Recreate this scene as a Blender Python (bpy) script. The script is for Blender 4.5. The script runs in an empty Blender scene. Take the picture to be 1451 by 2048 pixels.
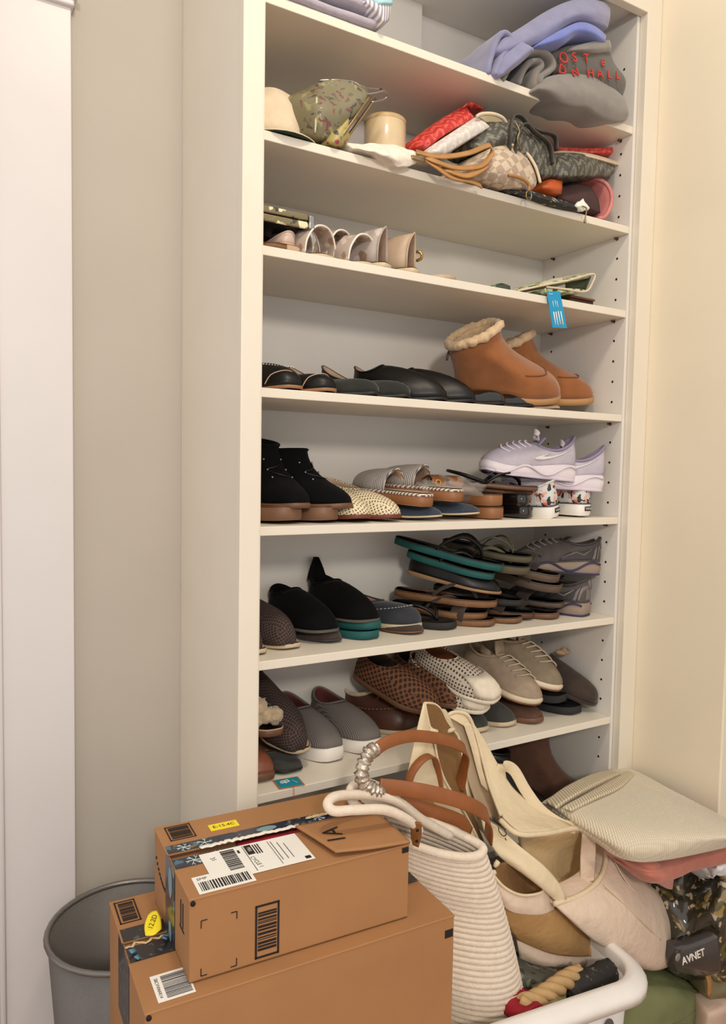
import bpy, bmesh, math, random
from mathutils import Vector, Matrix, Euler, noise
R = math.radians
sc = bpy.context.scene
COL = sc.collection

# ---------------------------------------------------------------- camera
cam = bpy.data.cameras.new('camera'); camo = bpy.data.objects.new('camera', cam); COL.objects.link(camo)
cam.sensor_fit = 'VERTICAL'; cam.sensor_height = 36.0; cam.lens = 1485.1 / 2048 * 36.0
cam.clip_start = 0.02; cam.clip_end = 50
def set_camera(loc, yaw, pitch, roll):
    f = Vector((math.sin(yaw) * math.cos(pitch), math.cos(yaw) * math.cos(pitch), math.sin(pitch)))
    r = Vector((math.cos(yaw), -math.sin(yaw), 0)); u = r.cross(f)
    r2 = r * math.cos(roll) + u * math.sin(roll); u2 = -r * math.sin(roll) + u * math.cos(roll)
    m = Matrix((r2, u2, -f)).transposed().to_4x4(); m.translation = Vector(loc)
    camo.matrix_world = m
set_camera((-0.4755, -1.1362, 1.2183), 0.5339, -0.0596, 0.018)
sc.camera = camo
# ---------------------------------------------------------------- light
sc.view_settings.view_transform = 'Standard'; sc.view_settings.look = 'None'
sc.view_settings.gamma = 1.0; sc.view_settings.use_curve_mapping = False
sc.view_settings.exposure = 0.0
w = bpy.data.worlds.new('room_ambient'); sc.world = w; w.use_nodes = True
w.node_tree.nodes['Background'].inputs[0].default_value = (1.0, 0.965, 0.925, 1)
w.node_tree.nodes['Background'].inputs[1].default_value = 0.86
def area(name, loc, target, size, power, col, size_y=None):
    l = bpy.data.lights.new(name, 'AREA'); l.energy = power; l.color = col
    l.shape = 'RECTANGLE' if size_y else 'DISK'; l.size = size
    if size_y: l.size_y = size_y
    o = bpy.data.objects.new(name, l); COL.objects.link(o); o.location = loc
    o.rotation_euler = (Vector(target) - Vector(loc)).to_track_quat('-Z', 'Y').to_euler()
    return o
area('ceiling_lamp_light', (-0.05, -0.75, 2.62), (0.3, -0.4, 0.0), 0.22, 9.5, (1.0, 0.84, 0.62))
area('ceiling_lamp_light', (-0.85, -2.7, 2.08), (0.3, 0.1, 0.9), 0.30, 30, (1.0, 0.92, 0.81))
area('doorway_daylight', (2.85, -1.65, 1.15), (0.0, 0.1, 0.85), 0.6, 54, (0.96, 0.95, 1.0), 1.5)

# ---------------------------------------------------------------- materials
MATS = {}
def _nodes(name):
    m = bpy.data.materials.new(name); m.use_nodes = True
    nt = m.node_tree; return m, nt, nt.nodes['Principled BSDF']
def lin(c):   # sRGB 0-255 -> linear
    return tuple((x / 255 / 12.92 if x / 255 <= .04045 else ((x / 255 + .055) / 1.055) ** 2.4) for x in c)
def scale(c, k): return tuple(min(1, x * k) for x in c)
def mix(nt, fac, a, b):
    n = nt.nodes.new('ShaderNodeMix'); n.data_type = 'RGBA'
    for i, v in ((0, fac), (6, a), (7, b)):
        if hasattr(v, 'node'): nt.links.new(v, n.inputs[i])
        else: n.inputs[i].default_value = v if i == 0 else (*v[:3], 1)
    return n.outputs[2]
def math_n(nt, op, a, b=0.0):
    n = nt.nodes.new('ShaderNodeMath'); n.operation = op
    for i, v in ((0, a), (1, b)):
        if hasattr(v, 'node'): nt.links.new(v, n.inputs[i])
        else: n.inputs[i].default_value = v
    return n.outputs[0]
def coords(nt, scale_=1.0, rot=(0, 0, 0)):
    t = nt.nodes.new('ShaderNodeTexCoord'); mp = nt.nodes.new('ShaderNodeMapping')
    nt.links.new(t.outputs['Object'], mp.inputs['Vector'])
    mp.inputs['Scale'].default_value = (scale_,) * 3 if not hasattr(scale_, '__len__') else scale_
    mp.inputs['Rotation'].default_value = rot
    return mp.outputs[0]
def tex_noise(nt, vec, s, detail=3, rough=.55):
    n = nt.nodes.new('ShaderNodeTexNoise'); n.inputs['Scale'].default_value = s
    n.inputs['Detail'].default_value = detail; n.inputs['Roughness'].default_value = rough
    nt.links.new(vec, n.inputs['Vector']); return n.outputs[0]
def bump(nt, bs, h, strength, dist=.002):
    b = nt.nodes.new('ShaderNodeBump'); b.inputs['Strength'].default_value = strength
    b.inputs['Distance'].default_value = dist
    nt.links.new(h, b.inputs['Height']); nt.links.new(b.outputs[0], bs.inputs['Normal'])
def ramp(nt, fac, lo, hi):
    n = nt.nodes.new('ShaderNodeMapRange'); n.inputs[1].default_value = lo; n.inputs[2].default_value = hi
    nt.links.new(fac, n.inputs[0]); return n.outputs[0]
def M(key, col, rough=.6, var=.12, vs=25, bmp=.25, bs=400, metal=0, sheen=0, spec=.4, coat=0, alpha=1, trans=0):
    """plain stuff with grain: colour varies by noise, fine relief by a second noise"""
    if key in MATS: return MATS[key]
    m, nt, b = _nodes(key); c = lin(col); v = coords(nt)
    n = ramp(nt, tex_noise(nt, v, vs), .3, .7)
    nt.links.new(mix(nt, n, scale(c, 1 - var), scale(c, 1 + var)), b.inputs['Base Color'])
    b.inputs['Roughness'].default_value = rough; b.inputs['Metallic'].default_value = metal
    b.inputs['Specular IOR Level'].default_value = spec; b.inputs['Coat Weight'].default_value = coat
    b.inputs['Sheen Weight'].default_value = sheen; b.inputs['Alpha'].default_value = alpha
    b.inputs['Transmission Weight'].default_value = trans
    if bmp: bump(nt, b, tex_noise(nt, v, bs, 2), bmp, .001)
    MATS[key] = m; return m
def M_lattice(key, col, hole, pitch=.006, r=.32, rough=.75, rot=45, axes='xy', bmp=.6):
    """perforated / open-knit cloth: dark dots on a square lattice"""
    if key in MATS: return MATS[key]
    m, nt, b = _nodes(key); t = nt.nodes.new('ShaderNodeTexCoord'); s = nt.nodes.new('ShaderNodeSeparateXYZ'); sn = nt.nodes.new('ShaderNodeSeparateXYZ')
    nt.links.new(t.outputs['Object'], s.inputs[0]); nt.links.new(t.outputs['Normal'], sn.inputs[0])
    cr, sr = math.cos(R(rot)) / pitch, math.sin(R(rot)) / pitch
    def dist(p, q):          # distance to the nearest point of a turned square lattice in the plane (p, q)
        u = math_n(nt, 'ADD', math_n(nt, 'MULTIPLY', s.outputs[p], cr), math_n(nt, 'MULTIPLY', s.outputs[q], sr))
        w_ = math_n(nt, 'SUBTRACT', math_n(nt, 'MULTIPLY', s.outputs[q], cr), math_n(nt, 'MULTIPLY', s.outputs[p], sr))
        a = math_n(nt, 'SUBTRACT', math_n(nt, 'FRACT', u), .5); c = math_n(nt, 'SUBTRACT', math_n(nt, 'FRACT', w_), .5)
        return math_n(nt, 'SQRT', math_n(nt, 'ADD', math_n(nt, 'MULTIPLY', a, a), math_n(nt, 'MULTIPLY', c, c)))
    ax, ay, az = [math_n(nt, 'ABSOLUTE', sn.outputs[k]) for k in range(3)]
    top = math_n(nt, 'GREATER_THAN', az, .55); side = math_n(nt, 'GREATER_THAN', ay, ax)
    def pick(f, a, b_):      # f ? a : b_
        n = nt.nodes.new('ShaderNodeMix'); nt.links.new(f, n.inputs[0]); nt.links.new(b_, n.inputs[2]); nt.links.new(a, n.inputs[3]); return n.outputs[0]
    d = pick(top, dist(0, 1), pick(side, dist(0, 2), dist(1, 2)))
    f = ramp(nt, d, r - .08, r + .08)
    nt.links.new(mix(nt, f, lin(hole), lin(col)), b.inputs['Base Color'])
    b.inputs['Roughness'].default_value = rough; bump(nt, b, f, bmp, .0012)
    MATS[key] = m; return m
def M_stripe(key, c1, c2, freq, axis=0, duty=.5, rough=.7, rot=(0, 0, 0), bmp=.3, wob=0.0):
    """straight stripes along one object axis"""
    if key in MATS: return MATS[key]
    m, nt, b = _nodes(key); v = coords(nt, 1, rot)
    s = nt.nodes.new('ShaderNodeSeparateXYZ'); nt.links.new(v, s.inputs[0])
    x = s.outputs[axis]
    if wob: x = math_n(nt, 'ADD', x, math_n(nt, 'MULTIPLY', tex_noise(nt, v, 30), wob))
    t = math_n(nt, 'ABSOLUTE', math_n(nt, 'SUBTRACT', math_n(nt, 'FRACT', math_n(nt, 'MULTIPLY', x, freq)), .5))
    f = ramp(nt, t, duty / 2 - .06, duty / 2 + .06)
    nt.links.new(mix(nt, f, lin(c1), lin(c2)), b.inputs['Base Color'])
    b.inputs['Roughness'].default_value = rough
    if bmp: bump(nt, b, f, bmp, .001)
    MATS[key] = m; return m
def M_blobs(key, base, cols, s=60, rough=.7, thr=.35, coat=0, dist=.5, sheen=0):
    """printed blobs (flowers, camouflage) and painted mirror reflections: several voronoi layers over a ground colour"""
    if key in MATS: return MATS[key]
    m, nt, b = _nodes(key); cur = lin(base); v = coords(nt)
    wv = nt.nodes.new('ShaderNodeTexNoise'); wv.inputs['Scale'].default_value = s * 1.4; nt.links.new(v, wv.inputs['Vector'])
    sub = nt.nodes.new('ShaderNodeVectorMath'); sub.operation = 'SCALE'; nt.links.new(wv.outputs[1], sub.inputs[0]); sub.inputs[3].default_value = dist / s
    for k, c in enumerate(cols):
        add = nt.nodes.new('ShaderNodeVectorMath'); nt.links.new(v, add.inputs[0]); nt.links.new(sub.outputs[0], add.inputs[1])
        off = nt.nodes.new('ShaderNodeVectorMath'); nt.links.new(add.outputs[0], off.inputs[0]); off.inputs[1].default_value = (k * .37, k * .73, k * .19)
        vo = nt.nodes.new('ShaderNodeTexVoronoi'); vo.inputs['Scale'].default_value = s * (1 + .23 * k); nt.links.new(off.outputs[0], vo.inputs['Vector'])
        f = ramp(nt, vo.outputs['Distance'], thr - .04, thr + .03)
        cur = mix(nt, f, lin(c), cur)
    nt.links.new(cur, b.inputs['Base Color']); b.inputs['Roughness'].default_value = rough
    b.inputs['Coat Weight'].default_value = coat; b.inputs['Sheen Weight'].default_value = sheen
    bump(nt, b, tex_noise(nt, v, 300, 2), .2, .001)
    MATS[key] = m; return m
def M_check(key, c1, c2, pitch, rough=.5, rot=(0, 0, 0), bmp=.15):
    if key in MATS: return MATS[key]
    m, nt, b = _nodes(key); v = coords(nt, 1, rot)
    ch = nt.nodes.new('ShaderNodeTexChecker'); ch.inputs['Scale'].default_value = 1 / pitch
    ch.inputs[1].default_value = (*lin(c1), 1); ch.inputs[2].default_value = (*lin(c2), 1)
    nt.links.new(v, ch.inputs['Vector'])
    n = ramp(nt, tex_noise(nt, v, 250), .2, .8)
    mm = nt.nodes.new('ShaderNodeMix'); mm.data_type = 'RGBA'; mm.blend_type = 'MULTIPLY'; mm.inputs[0].default_value = .25
    nt.links.new(ch.outputs[0], mm.inputs[6]); nt.links.new(n, mm.inputs[7])
    nt.links.new(mm.outputs[2], b.inputs['Base Color']); b.inputs['Roughness'].default_value = rough
    bump(nt, b, n, bmp, .001)
    MATS[key] = m; return m
def M_chevron(key, c1, c2, pitch=.03, rough=.45):
    """coated canvas printed with rows of small chevrons"""
    if key in MATS: return MATS[key]
    m, nt, b = _nodes(key); v = coords(nt, 1 / pitch)
    s = nt.nodes.new('ShaderNodeSeparateXYZ'); nt.links.new(v, s.inputs[0])
    tri = math_n(nt, 'ABSOLUTE', math_n(nt, 'SUBTRACT', math_n(nt, 'FRACT', s.outputs[0]), .5))
    y = math_n(nt, 'ADD', s.outputs[1], math_n(nt, 'MULTIPLY', tri, 1.6))
    y = math_n(nt, 'ADD', y, math_n(nt, 'MULTIPLY', s.outputs[2], .8))
    t = math_n(nt, 'ABSOLUTE', math_n(nt, 'SUBTRACT', math_n(nt, 'FRACT', y), .5))
    dots = tex_noise(nt, v, 5, 1)
    f = math_n(nt, 'MULTIPLY', ramp(nt, t, .2, .3), ramp(nt, dots, .38, .5))
    nt.links.new(mix(nt, f, lin(c1), lin(c2)), b.inputs['Base Color']); b.inputs['Roughness'].default_value = rough
    bump(nt, b, f, .3, .001)
    MATS[key] = m; return m

# ---------------------------------------------------------------- shape helpers
def thing(name, label, cat, loc=(0, 0, 0), rot=(0, 0, 0), group=None):
    o = bpy.data.objects.new(name, None); COL.objects.link(o); o.empty_display_size = .05
    o.location = loc; o.rotation_euler = rot
    return tag(o, label, cat, group)
def tag(o, label=None, cat=None, group=None, kind=None):
    if label: o['label'] = label
    if cat: o['category'] = cat
    if group: o['group'] = group
    if kind: o['kind'] = kind
    return o
def obj(name, vf, mat, parent=None, smooth=True, loc=None, rot=None, solid=0, off=-1, sub=0, bevel=0, inner=None, mi=None):
    me = bpy.data.meshes.new(name); me.from_pydata([tuple(v) for v in vf[0]], [], vf[1]); me.update()
    if smooth:
        me.polygons.foreach_set('use_smooth', [True] * len(me.polygons))
    me.materials.append(mat)
    if inner: me.materials.append(inner)
    if mi: me.polygons.foreach_set('material_index', mi)
    o = bpy.data.objects.new(name, me); COL.objects.link(o)
    if parent: o.parent = parent
    if loc: o.location = loc
    if rot: o.rotation_euler = rot
    if solid:
        s = o.modifiers.new('solid', 'SOLIDIFY'); s.thickness = solid; s.offset = off
        if inner: s.material_offset = 1; s.material_offset_rim = 0
    if bevel:
        b = o.modifiers.new('bevel', 'BEVEL'); b.width = bevel; b.segments = 2; b.limit_method = 'ANGLE'; b.angle_limit = R(40)
    if sub:
        s = o.modifiers.new('sub', 'SUBSURF'); s.levels = sub; s.render_levels = sub
    return o
def struct(o, label=None): return tag(o, label, kind='structure')
def box(x0, x1, y0, y1, z0, z1):
    v = [(x, y, z) for z in (z0, z1) for y in (y0, y1) for x in (x0, x1)]
    return v, [(0, 2, 3, 1), (4, 5, 7, 6), (0, 1, 5, 4), (2, 6, 7, 3), (0, 4, 6, 2), (1, 3, 7, 5)]
def cbox(c, s): return box(c[0] - s[0] / 2, c[0] + s[0] / 2, c[1] - s[1] / 2, c[1] + s[1] / 2, c[2] - s[2] / 2, c[2] + s[2] / 2)
def join(*ms):
    V, F = [], []
    for v, f in ms:
        k = len(V); V += list(v); F += [tuple(i + k for i in q) for q in f]
    return V, F
def xf(vf, m): return [tuple(m @ Vector(p)) for p in vf[0]], vf[1]
def T(loc=(0, 0, 0), rot=(0, 0, 0), s=(1, 1, 1)):
    return Matrix.Translation(loc) @ Euler(rot).to_matrix().to_4x4() @ Matrix.Diagonal((*s, 1))
def loft(rings, closed=True, cap0=False, cap1=False):
    n = len(rings[0]); V = [p for r in rings for p in r]; F = []
    for i in range(len(rings) - 1):
        for j in range(n if closed else n - 1):
            k = (j + 1) % n
            F.append((i * n + j, i * n + k, (i + 1) * n + k, (i + 1) * n + j))
    for flag, base in ((cap0, 0), (cap1, (len(rings) - 1) * n)):
        if flag:
            c = sum((Vector(V[base + j]) for j in range(n)), Vector()) / n; V.append(tuple(c)); ci = len(V) - 1
            for j in range(n):
                k = (j + 1) % n
                F.append((base + k, base + j, ci) if base == 0 else (base + j, base + k, ci))
    return V, F
def catmull(P, n, closed=False):
    """smooth a polyline: n pieces for each span"""
    P = [Vector(p) for p in P]; out = []; m = len(P)
    for i in range(m if closed else m - 1):
        if closed: a, b, c, d = P[i - 1], P[i], P[(i + 1) % m], P[(i + 2) % m]
        else: a, b, c, d = P[max(i - 1, 0)], P[i], P[i + 1], P[min(i + 2, m - 1)]
        for k in range(n):
            t = k / n
            out.append(.5 * (2 * b + (c - a) * t + (2 * a - 5 * b + 4 * c - d) * t * t + (3 * b - a - 3 * c + d) * t ** 3))
    if not closed: out.append(P[-1])
    return out
def frames(P, closed, up=None):
    n = len(P); N = None; out = []
    for i in range(n):
        a = P[i - 1] if (i or closed) else P[i]; b = P[(i + 1) % n] if (i < n - 1 or closed) else P[i]
        t = (b - a).normalized() if (b - a).length > 1e-9 else Vector((0, 0, 1))
        if up is not None: N = Vector(up)
        elif N is None: N = Vector((0, 0, 1)) if abs(t.z) < .9 else Vector((1, 0, 0))
        N = (N - t * N.dot(t)); N = N.normalized() if N.length > 1e-6 else t.orthogonal().normalized()
        out.append((t, N, t.cross(N)))
    return out
def tube(P, r, sides=8, closed=False, n=1, caps=True, twist=None):
    """round tube along a polyline; r a number or one per point"""
    k = len(P); P2 = catmull(P, n, closed) if n > 1 else [Vector(p) for p in P]
    def rad(i):
        if not hasattr(r, '__len__'): return r
        t = i / max(1, len(P2) - 1) * (k - 1); a = min(int(t), k - 2); return r[a] + (r[a + 1] - r[a]) * (t - a)
    rings = []
    for i, (p, (t, N, B)) in enumerate(zip(P2, frames(P2, closed))):
        q = rad(i); rings.append([tuple(p + N * (q * math.cos(2 * math.pi * j / sides)) + B * (q * math.sin(2 * math.pi * j / sides))) for j in range(sides)])
    if closed: rings.append(rings[0]); return loft(rings)
    return loft(rings, True, caps, caps)
def band(P, wd, th, up=(0, 0, 1), n=1, closed=False, side=None):
    """flat strap along a polyline: wide across, thin along `up`"""
    P2 = catmull(P, n, closed) if n > 1 else [Vector(p) for p in P]; rings = []
    for i, p in enumerate(P2):
        a = P2[max(i - 1, 0)]; b = P2[min(i + 1, len(P2) - 1)]; t = (b - a).normalized()
        if side is not None:
            B = Vector(side); B = (B - t * B.dot(t)).normalized(); N = B.cross(t)
        else:
            N = Vector(up); N = (N - t * N.dot(t)).normalized(); B = t.cross(N)
        rings.append([tuple(p + B * (wd / 2 * a1) + N * (th / 2 * b1)) for a1, b1 in ((-1, -.6), (-.92, -1), (.92, -1), (1, -.6), (1, .6), (.92, 1), (-.92, 1), (-1, .6))])
    return loft(rings, True, True, True)
def patch(G, n=4, m=None):
    """smooth sheet through a grid of points"""
    m = m or n; rows = [catmull(r, m) for r in G]; cols = list(zip(*rows))
    sm = [catmull(c, n) for c in cols]; g = list(zip(*sm))
    return loft([[tuple(p) for p in r] for r in g], closed=False)
def lathe(prof, n=32, cap0=False, cap1=False, sx=1, sy=1):
    return loft([[(r * sx * math.cos(2 * math.pi * j / n), r * sy * math.sin(2 * math.pi * j / n), z) for j in range(n)] for r, z in prof], True, cap0, cap1)
def jitter(vf, amp, s, seed=0, z=1.0):
    V = []
    for p in vf[0]:
        p = Vector(p); q = p * s + Vector((seed * 7.3, seed * 3.1, seed * 5.7)); d = noise.noise_vector(q) * amp; d.z *= z
        V.append(tuple(p + d))
    return V, vf[1]
def disc(c, r, nrm=(0, 0, 1), n=12, r2=None):
    q = Vector(nrm).to_track_quat('Z', 'Y'); c = Vector(c)
    V = [tuple(c + q @ Vector((r * math.cos(2 * math.pi * j / n), (r2 or r) * math.sin(2 * math.pi * j / n), 0))) for j in range(n)]
    return V, [tuple(range(n))]
def ball(c, r, n=10, m=7, s=(1, 1, 1)):
    V = [(c[0] + r * s[0] * math.sin(math.pi * i / m) * math.cos(2 * math.pi * j / n), c[1] + r * s[1] * math.sin(math.pi * i / m) * math.sin(2 * math.pi * j / n), c[2] + r * s[2] * math.cos(math.pi * i / m)) for i in range(m + 1) for j in range(n)]
    F = [(i * n + j, (i + 1) * n + j, (i + 1) * n + (j + 1) % n, i * n + (j + 1) % n) for i in range(m) for j in range(n)]
    return V, F
def text(name, s, size, mat, parent, loc, rot=(0, 0, 0), th=.0, align='CENTER', mw=None):
    cu = bpy.data.curves.new(name, 'FONT'); cu.body = s; cu.size = size; cu.extrude = th; cu.align_x = align; cu.align_y = 'CENTER'
    cu.resolution_u = 3
    t = bpy.data.objects.new(name + '_tmp', cu); COL.objects.link(t)
    bpy.context.view_layer.update()
    me = bpy.data.meshes.new_from_object(t.evaluated_get(bpy.context.evaluated_depsgraph_get()))
    bpy.data.objects.remove(t); me.materials.clear(); me.materials.append(mat); me.name = name
    o = bpy.data.objects.new(name, me); COL.objects.link(o)
    if parent: o.parent = parent
    if mw is not None: o.matrix_local = mw
    else: o.location = loc; o.rotation_euler = rot
    return o


# ================================================================ the room and the bookcase
SZ = [1.967, 1.755, 1.574, 1.346, 1.118, 0.892, 0.663, 0.435]     # tops of the shelves
TH, WB, DB = 0.0155, 0.86, 0.265
WALL = M('greige_wall_paint', (183, 175, 165), .75, .02, 6, .06, 260)
CREAM = M('cream_wall_colour', (232, 220, 197), .75, .02, 6, .06, 260)  # right wall: lighter, warmer colour than the back wall
TRIM = M('white_trim_paint', (216, 211, 211), .35, .015, 8, .03, 200)
CAB = M('bookcase_cream_paint', (227, 218, 202), .42, .02, 8, .03, 200)
CABIN = M('bookcase_white_laminate', (226, 221, 214), .45, .02, 8, .03, 200)
DARK = M('dark_hole', (30, 22, 16), .8, .05)
WOODF = M_stripe('brown_wood_floor', (128, 94, 66), (150, 112, 80), 14, 1, .1, .4, wob=.02)
struct(obj('floor', box(-2.2, 2.2, -2.4, .3, -.05, 0), WOODF, smooth=False))
struct(obj('wall_back', box(-.62, 1.0, .295, .35, 0, 2.75), WALL, smooth=False))
struct(obj('wall_right', box(.914, 1.03, -.237, .295, 0, 2.75), CREAM, smooth=False, bevel=.003))
# grey jamb past the end of the right wall
struct(obj('wall_hall', box(1.36, 1.42, -1.1, .3, 0, 2.75), M('grey_hall_paint', (150, 146, 144), .7, .03, 6, .05), smooth=False))
# door casing at the left: flat board, beaded inner edge, capped head, and the brown door beyond
cx = (-0.2452,0.272,1.417)[0]
cas = struct(obj('trim_1', box(cx - .118, cx, .272, .2945, 0, 2.02), TRIM, smooth=False, bevel=.002), 'white door casing board')
obj('casing_bead', join(box(cx - .128, cx - .118, .266, .2945, 0, 2.02), box(cx - .142, cx - .128, .274, .2945, 0, 2.02)), TRIM, cas, bevel=.003)
obj('casing_cap', join(box(-.62, cx + .004, .262, .2945, 2.0, 2.0125), box(-.62, cx + .010, .252, .2945, 2.0125, 2.026)), TRIM, cas, smooth=False, bevel=.003)
obj('casing_head', box(-.62, cx, .272, .2945, 2.026, 2.16), TRIM, cas, smooth=False, bevel=.002)
struct(obj('door_1', box(-.62, cx - .142, .284, .294, .01, 2.0), M_stripe('brown_door_wood', (146, 112, 100), (132, 98, 86), 60, 0, .3, .5, wob=.03), smooth=False))

bc = thing('bookcase', 'tall cream built-in bookcase filled with shoes, bags and folded clothes', 'bookcase', (0, 0, 0))
TOPZ = 2.212
obj('side_panel', box(-.043, -.0, -.001, .294, 0, 2.45), CAB, bc, smooth=False)
obj('side_panel', box(WB, WB + .018, .001, .294, 0, 2.45), CABIN, bc, smooth=False)
obj('back_panel', box(0, WB, DB, DB + .012, 0, TOPZ), CABIN, bc, smooth=False)
obj('top_panel', box(0, WB, .0, DB, TOPZ, TOPZ + .018), CABIN, bc, smooth=False)
obj('chase_panel', box(.0, .46, DB - .03, DB, SZ[0], TOPZ), CABIN, bc, smooth=False)
obj('face_frame_stile', box(-.0435, -.0085, -.02, -.001, 0, 2.45), CAB, bc, smooth=False, bevel=.0015)
obj('face_frame_stile', box(.868, .9135, -.02, 0.0, 0, 2.45), CAB, bc, smooth=False, bevel=.0015)
obj('face_frame_header', box(-.0085, .868, -.02, .0, 2.198, 2.45), CAB, bc, smooth=False, bevel=.0015)
obj('plinth', box(-.0085, .868, -.012, .0, 0, .09), CAB, bc, smooth=False)
shelf_me = None
for i, z in enumerate(SZ + [.105]):
    s = obj('shelf', box(.0005, WB - .0005, .001, DB - .0005, -TH, 0), CAB, bc, smooth=False, loc=(0, 0, z), bevel=.0012)
    if i > 0: tag(s)
PIN = M('brass_pin', (92, 62, 40), .35, .1, metal=.7)
for i, z in enumerate(SZ):
    for y in (.032, .225):
        p = obj('shelf_pin', join(lathe([(.0022, -.004), (.0022, .007)], 8, True, True), xf(cbox((0, 0, 0), (.004, .006, .0015)), T((0, 0, .004)))), PIN, bc,
                loc=(WB - .006, y, z - TH - .004), rot=(R(90), 0, R(90)))
hole = None
zs = []
z = 2.1
while z > .2:
    zs.append(z); z -= .0453
for z in zs:
    z = z + .0007
    if any(-TH - .012 < z - s < .012 for s in SZ): continue
    for y in (.0315, .225):
        if hole is None:
            hole = obj('pin_hole', disc((0, 0, .0004), .0028, (0, 0, 1), 10), DARK, bc); h = hole
        else:
            h = hole.copy(); COL.objects.link(h)
        h.location = (WB, y, z); h.rotation_euler = (0, R(-90), 0)

# ================================================================ cardboard boxes and the bin
CARD = M('brown_cardboard', (166, 119, 77), .75, .05, 9, .12, 180)
CARD_IN = M('cardboard_inside', (150, 112, 78), .8, .06, 9, .12, 180)
INK = M('black_ink', (34, 26, 24), .6, .05, bmp=0)
PAPER = M('white_label_paper', (240, 236, 228), .45, .02, bmp=0)
YEL = M('yellow_sticker_paper', (246, 222, 40), .45, .02, bmp=0)
TAPE = M_blobs('navy_holiday_tape', (38, 44, 62), [(70, 110, 126), (120, 104, 70), (30, 24, 44)], 42, .3, .26, coat=.3, dist=1.2)
LINEN = M('pale_print_line', (196, 214, 214), .5, .03, bmp=0)
TAPEB = M_blobs('black_printed_tape', (40, 36, 38), [(60, 90, 110), (90, 76, 60)], 60, .35, .2, coat=.3, dist=1.0)
RED = M('deep_red_cloth', (150, 24, 40), .8, .15, 60, .4, 300)
def rects(L, z, th=.0003):
    """flat print: list of (x0, x1, y0, y1) on the plane z"""
    return join(*[box(a, b, c, d, z, z + th) for a, b, c, d in L])
def barcode(x0, x1, y0, y1, rnd, along='x', n=26):
    L = []; a, b = (x0, x1) if along == 'x' else (y0, y1); step = (b - a) / n; p = a
    while p < b - step:
        q = p + step * rnd.choice((.35, .6, .9, 1.2)); q = min(q, b)
        L.append((p, q, y0, y1) if along == 'x' else (x0, x1, p, q)); p = q + step * rnd.choice((.4, .6, .9))
    return L
def frame_rects(x0, x1, y0, y1, t): return [(x0, x1, y0, y0 + t), (x0, x1, y1 - t, y1), (x0, x0 + t, y0, y1), (x1 - t, x1, y0, y1)]
def on_front(o): o.rotation_euler = (R(90), 0, 0); return o      # print (x, y) -> box front face (x, z)
rnd = random.Random(4)

# ---- the big box underneath: local origin = front left bottom corner
LB, DBX, HB = .448, .2545, .56
b1 = thing('cardboard_box', 'larger brown cardboard box at the bottom, carrying the smaller box', 'box', (-.257, -.275, 0), (0, 0, R(-2.7)), 'cardboard boxes')
obj('box_body', join(box(0, LB, 0, .003, 0, HB - .003), box(0, LB, DBX - .003, DBX, 0, HB - .003), box(0, .003, .003, DBX - .003, 0, HB - .003),
    box(LB - .003, LB, .003, DBX - .003, 0, HB - .003), box(0, LB, 0, DBX, 0, .003)), CARD, b1, smooth=False, bevel=.001)
obj('box_flap', box(-.001, LB + .001, -.001, .133, HB - .003, HB), CARD, b1, smooth=False, bevel=.0012)
obj('box_flap', box(-.001, LB + .001, .148, DBX + .001, HB - .003, HB + .0005), CARD, b1, smooth=False, bevel=.0012)
obj('inner_flap', box(.003, LB - .003, .003, DBX - .003, HB - .008, HB - .0045), CARD_IN, b1, smooth=False)
obj('flap_corner_roll', xf(lathe([(.0034, 0), (.0034, .003)], 10, True, True), T((.0042, .0012, HB - .0065), (R(90), 0, 0))), DARK, b1)
tp = obj('packing_tape', rects([(0.001, LB, .10, .133), (0.001, LB, .148, .178)], HB + .0006), TAPEB, b1, smooth=False)
obj('tape_end', box(-.0008, -.0002, .100, .178, HB - .11, HB), TAPEB, b1, smooth=False)
V = []
for k in range(34):
    x = .001 + k * .0045; V.append((x, .134 + rnd.uniform(-.003, .006), HB + .0012 + rnd.uniform(0, .0015)))
obj('torn_tape_edge', band(V, .004, .0006), M('torn_paper', (206, 180, 140), .8, .1), b1)
for a, b, c, d in ((.008, .118, .002, 30), (.052, .124, .004, 70), (.056, .132, .002, 100), (.012, .105, .0, 50), (.066, .118, .0, 10)):
    obj('torn_tape_scrap', xf(cbox((0, 0, 0), (.010, .007, .0008)), T((a, b, HB + .003 + c), (R(20 + 30 * c), R(15), R(d)))), M('blue_tape_scrap', (92, 140, 166), .5, .2), b1)
fr = obj('printed_barcode', rects(frame_rects(.004, .034, .190, .248, .0022) + barcode(.009, .030, .196, .243, rnd, 'y', 18), HB + .0008), INK, b1, smooth=False)
lab = obj('barcode_label', rects([(.018, .0645, .010, .062)], HB + .0003), PAPER, b1, smooth=False)
obj('label_print', rects(barcode(.030, .062, .014, .058, rnd, 'y', 22), HB + .0008), M('grey_ink', (92, 90, 92), .6, .05, bmp=0), lab, smooth=False)
text('label_code', 'SBCVV04AR14', .0062, INK, lab, (.0235, .036, HB + .001), (0, 0, R(-90)))
obj('front_mark', box(LB - .016, LB - .002, -.0006, -.0001, HB - .032, HB - .020), INK, b1, smooth=False)
st = obj('yellow_sticker', patch([[(.030, .146, HB + .003), (.040, .138, HB + .006), (.052, .144, HB + .008)], [(.032, .162, HB + .008), (.042, .158, HB + .012), (.054, .160, HB + .014)], [(.040, .178, HB + .012), (.046, .180, HB + .015), (.052, .176, HB + .017)]], 4), YEL, b1, solid=.0004)
text('sticker_code', '12.2D', .010, INK, st, (.0425, .157, HB + .0135), (R(14), R(-14), R(60)))
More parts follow.
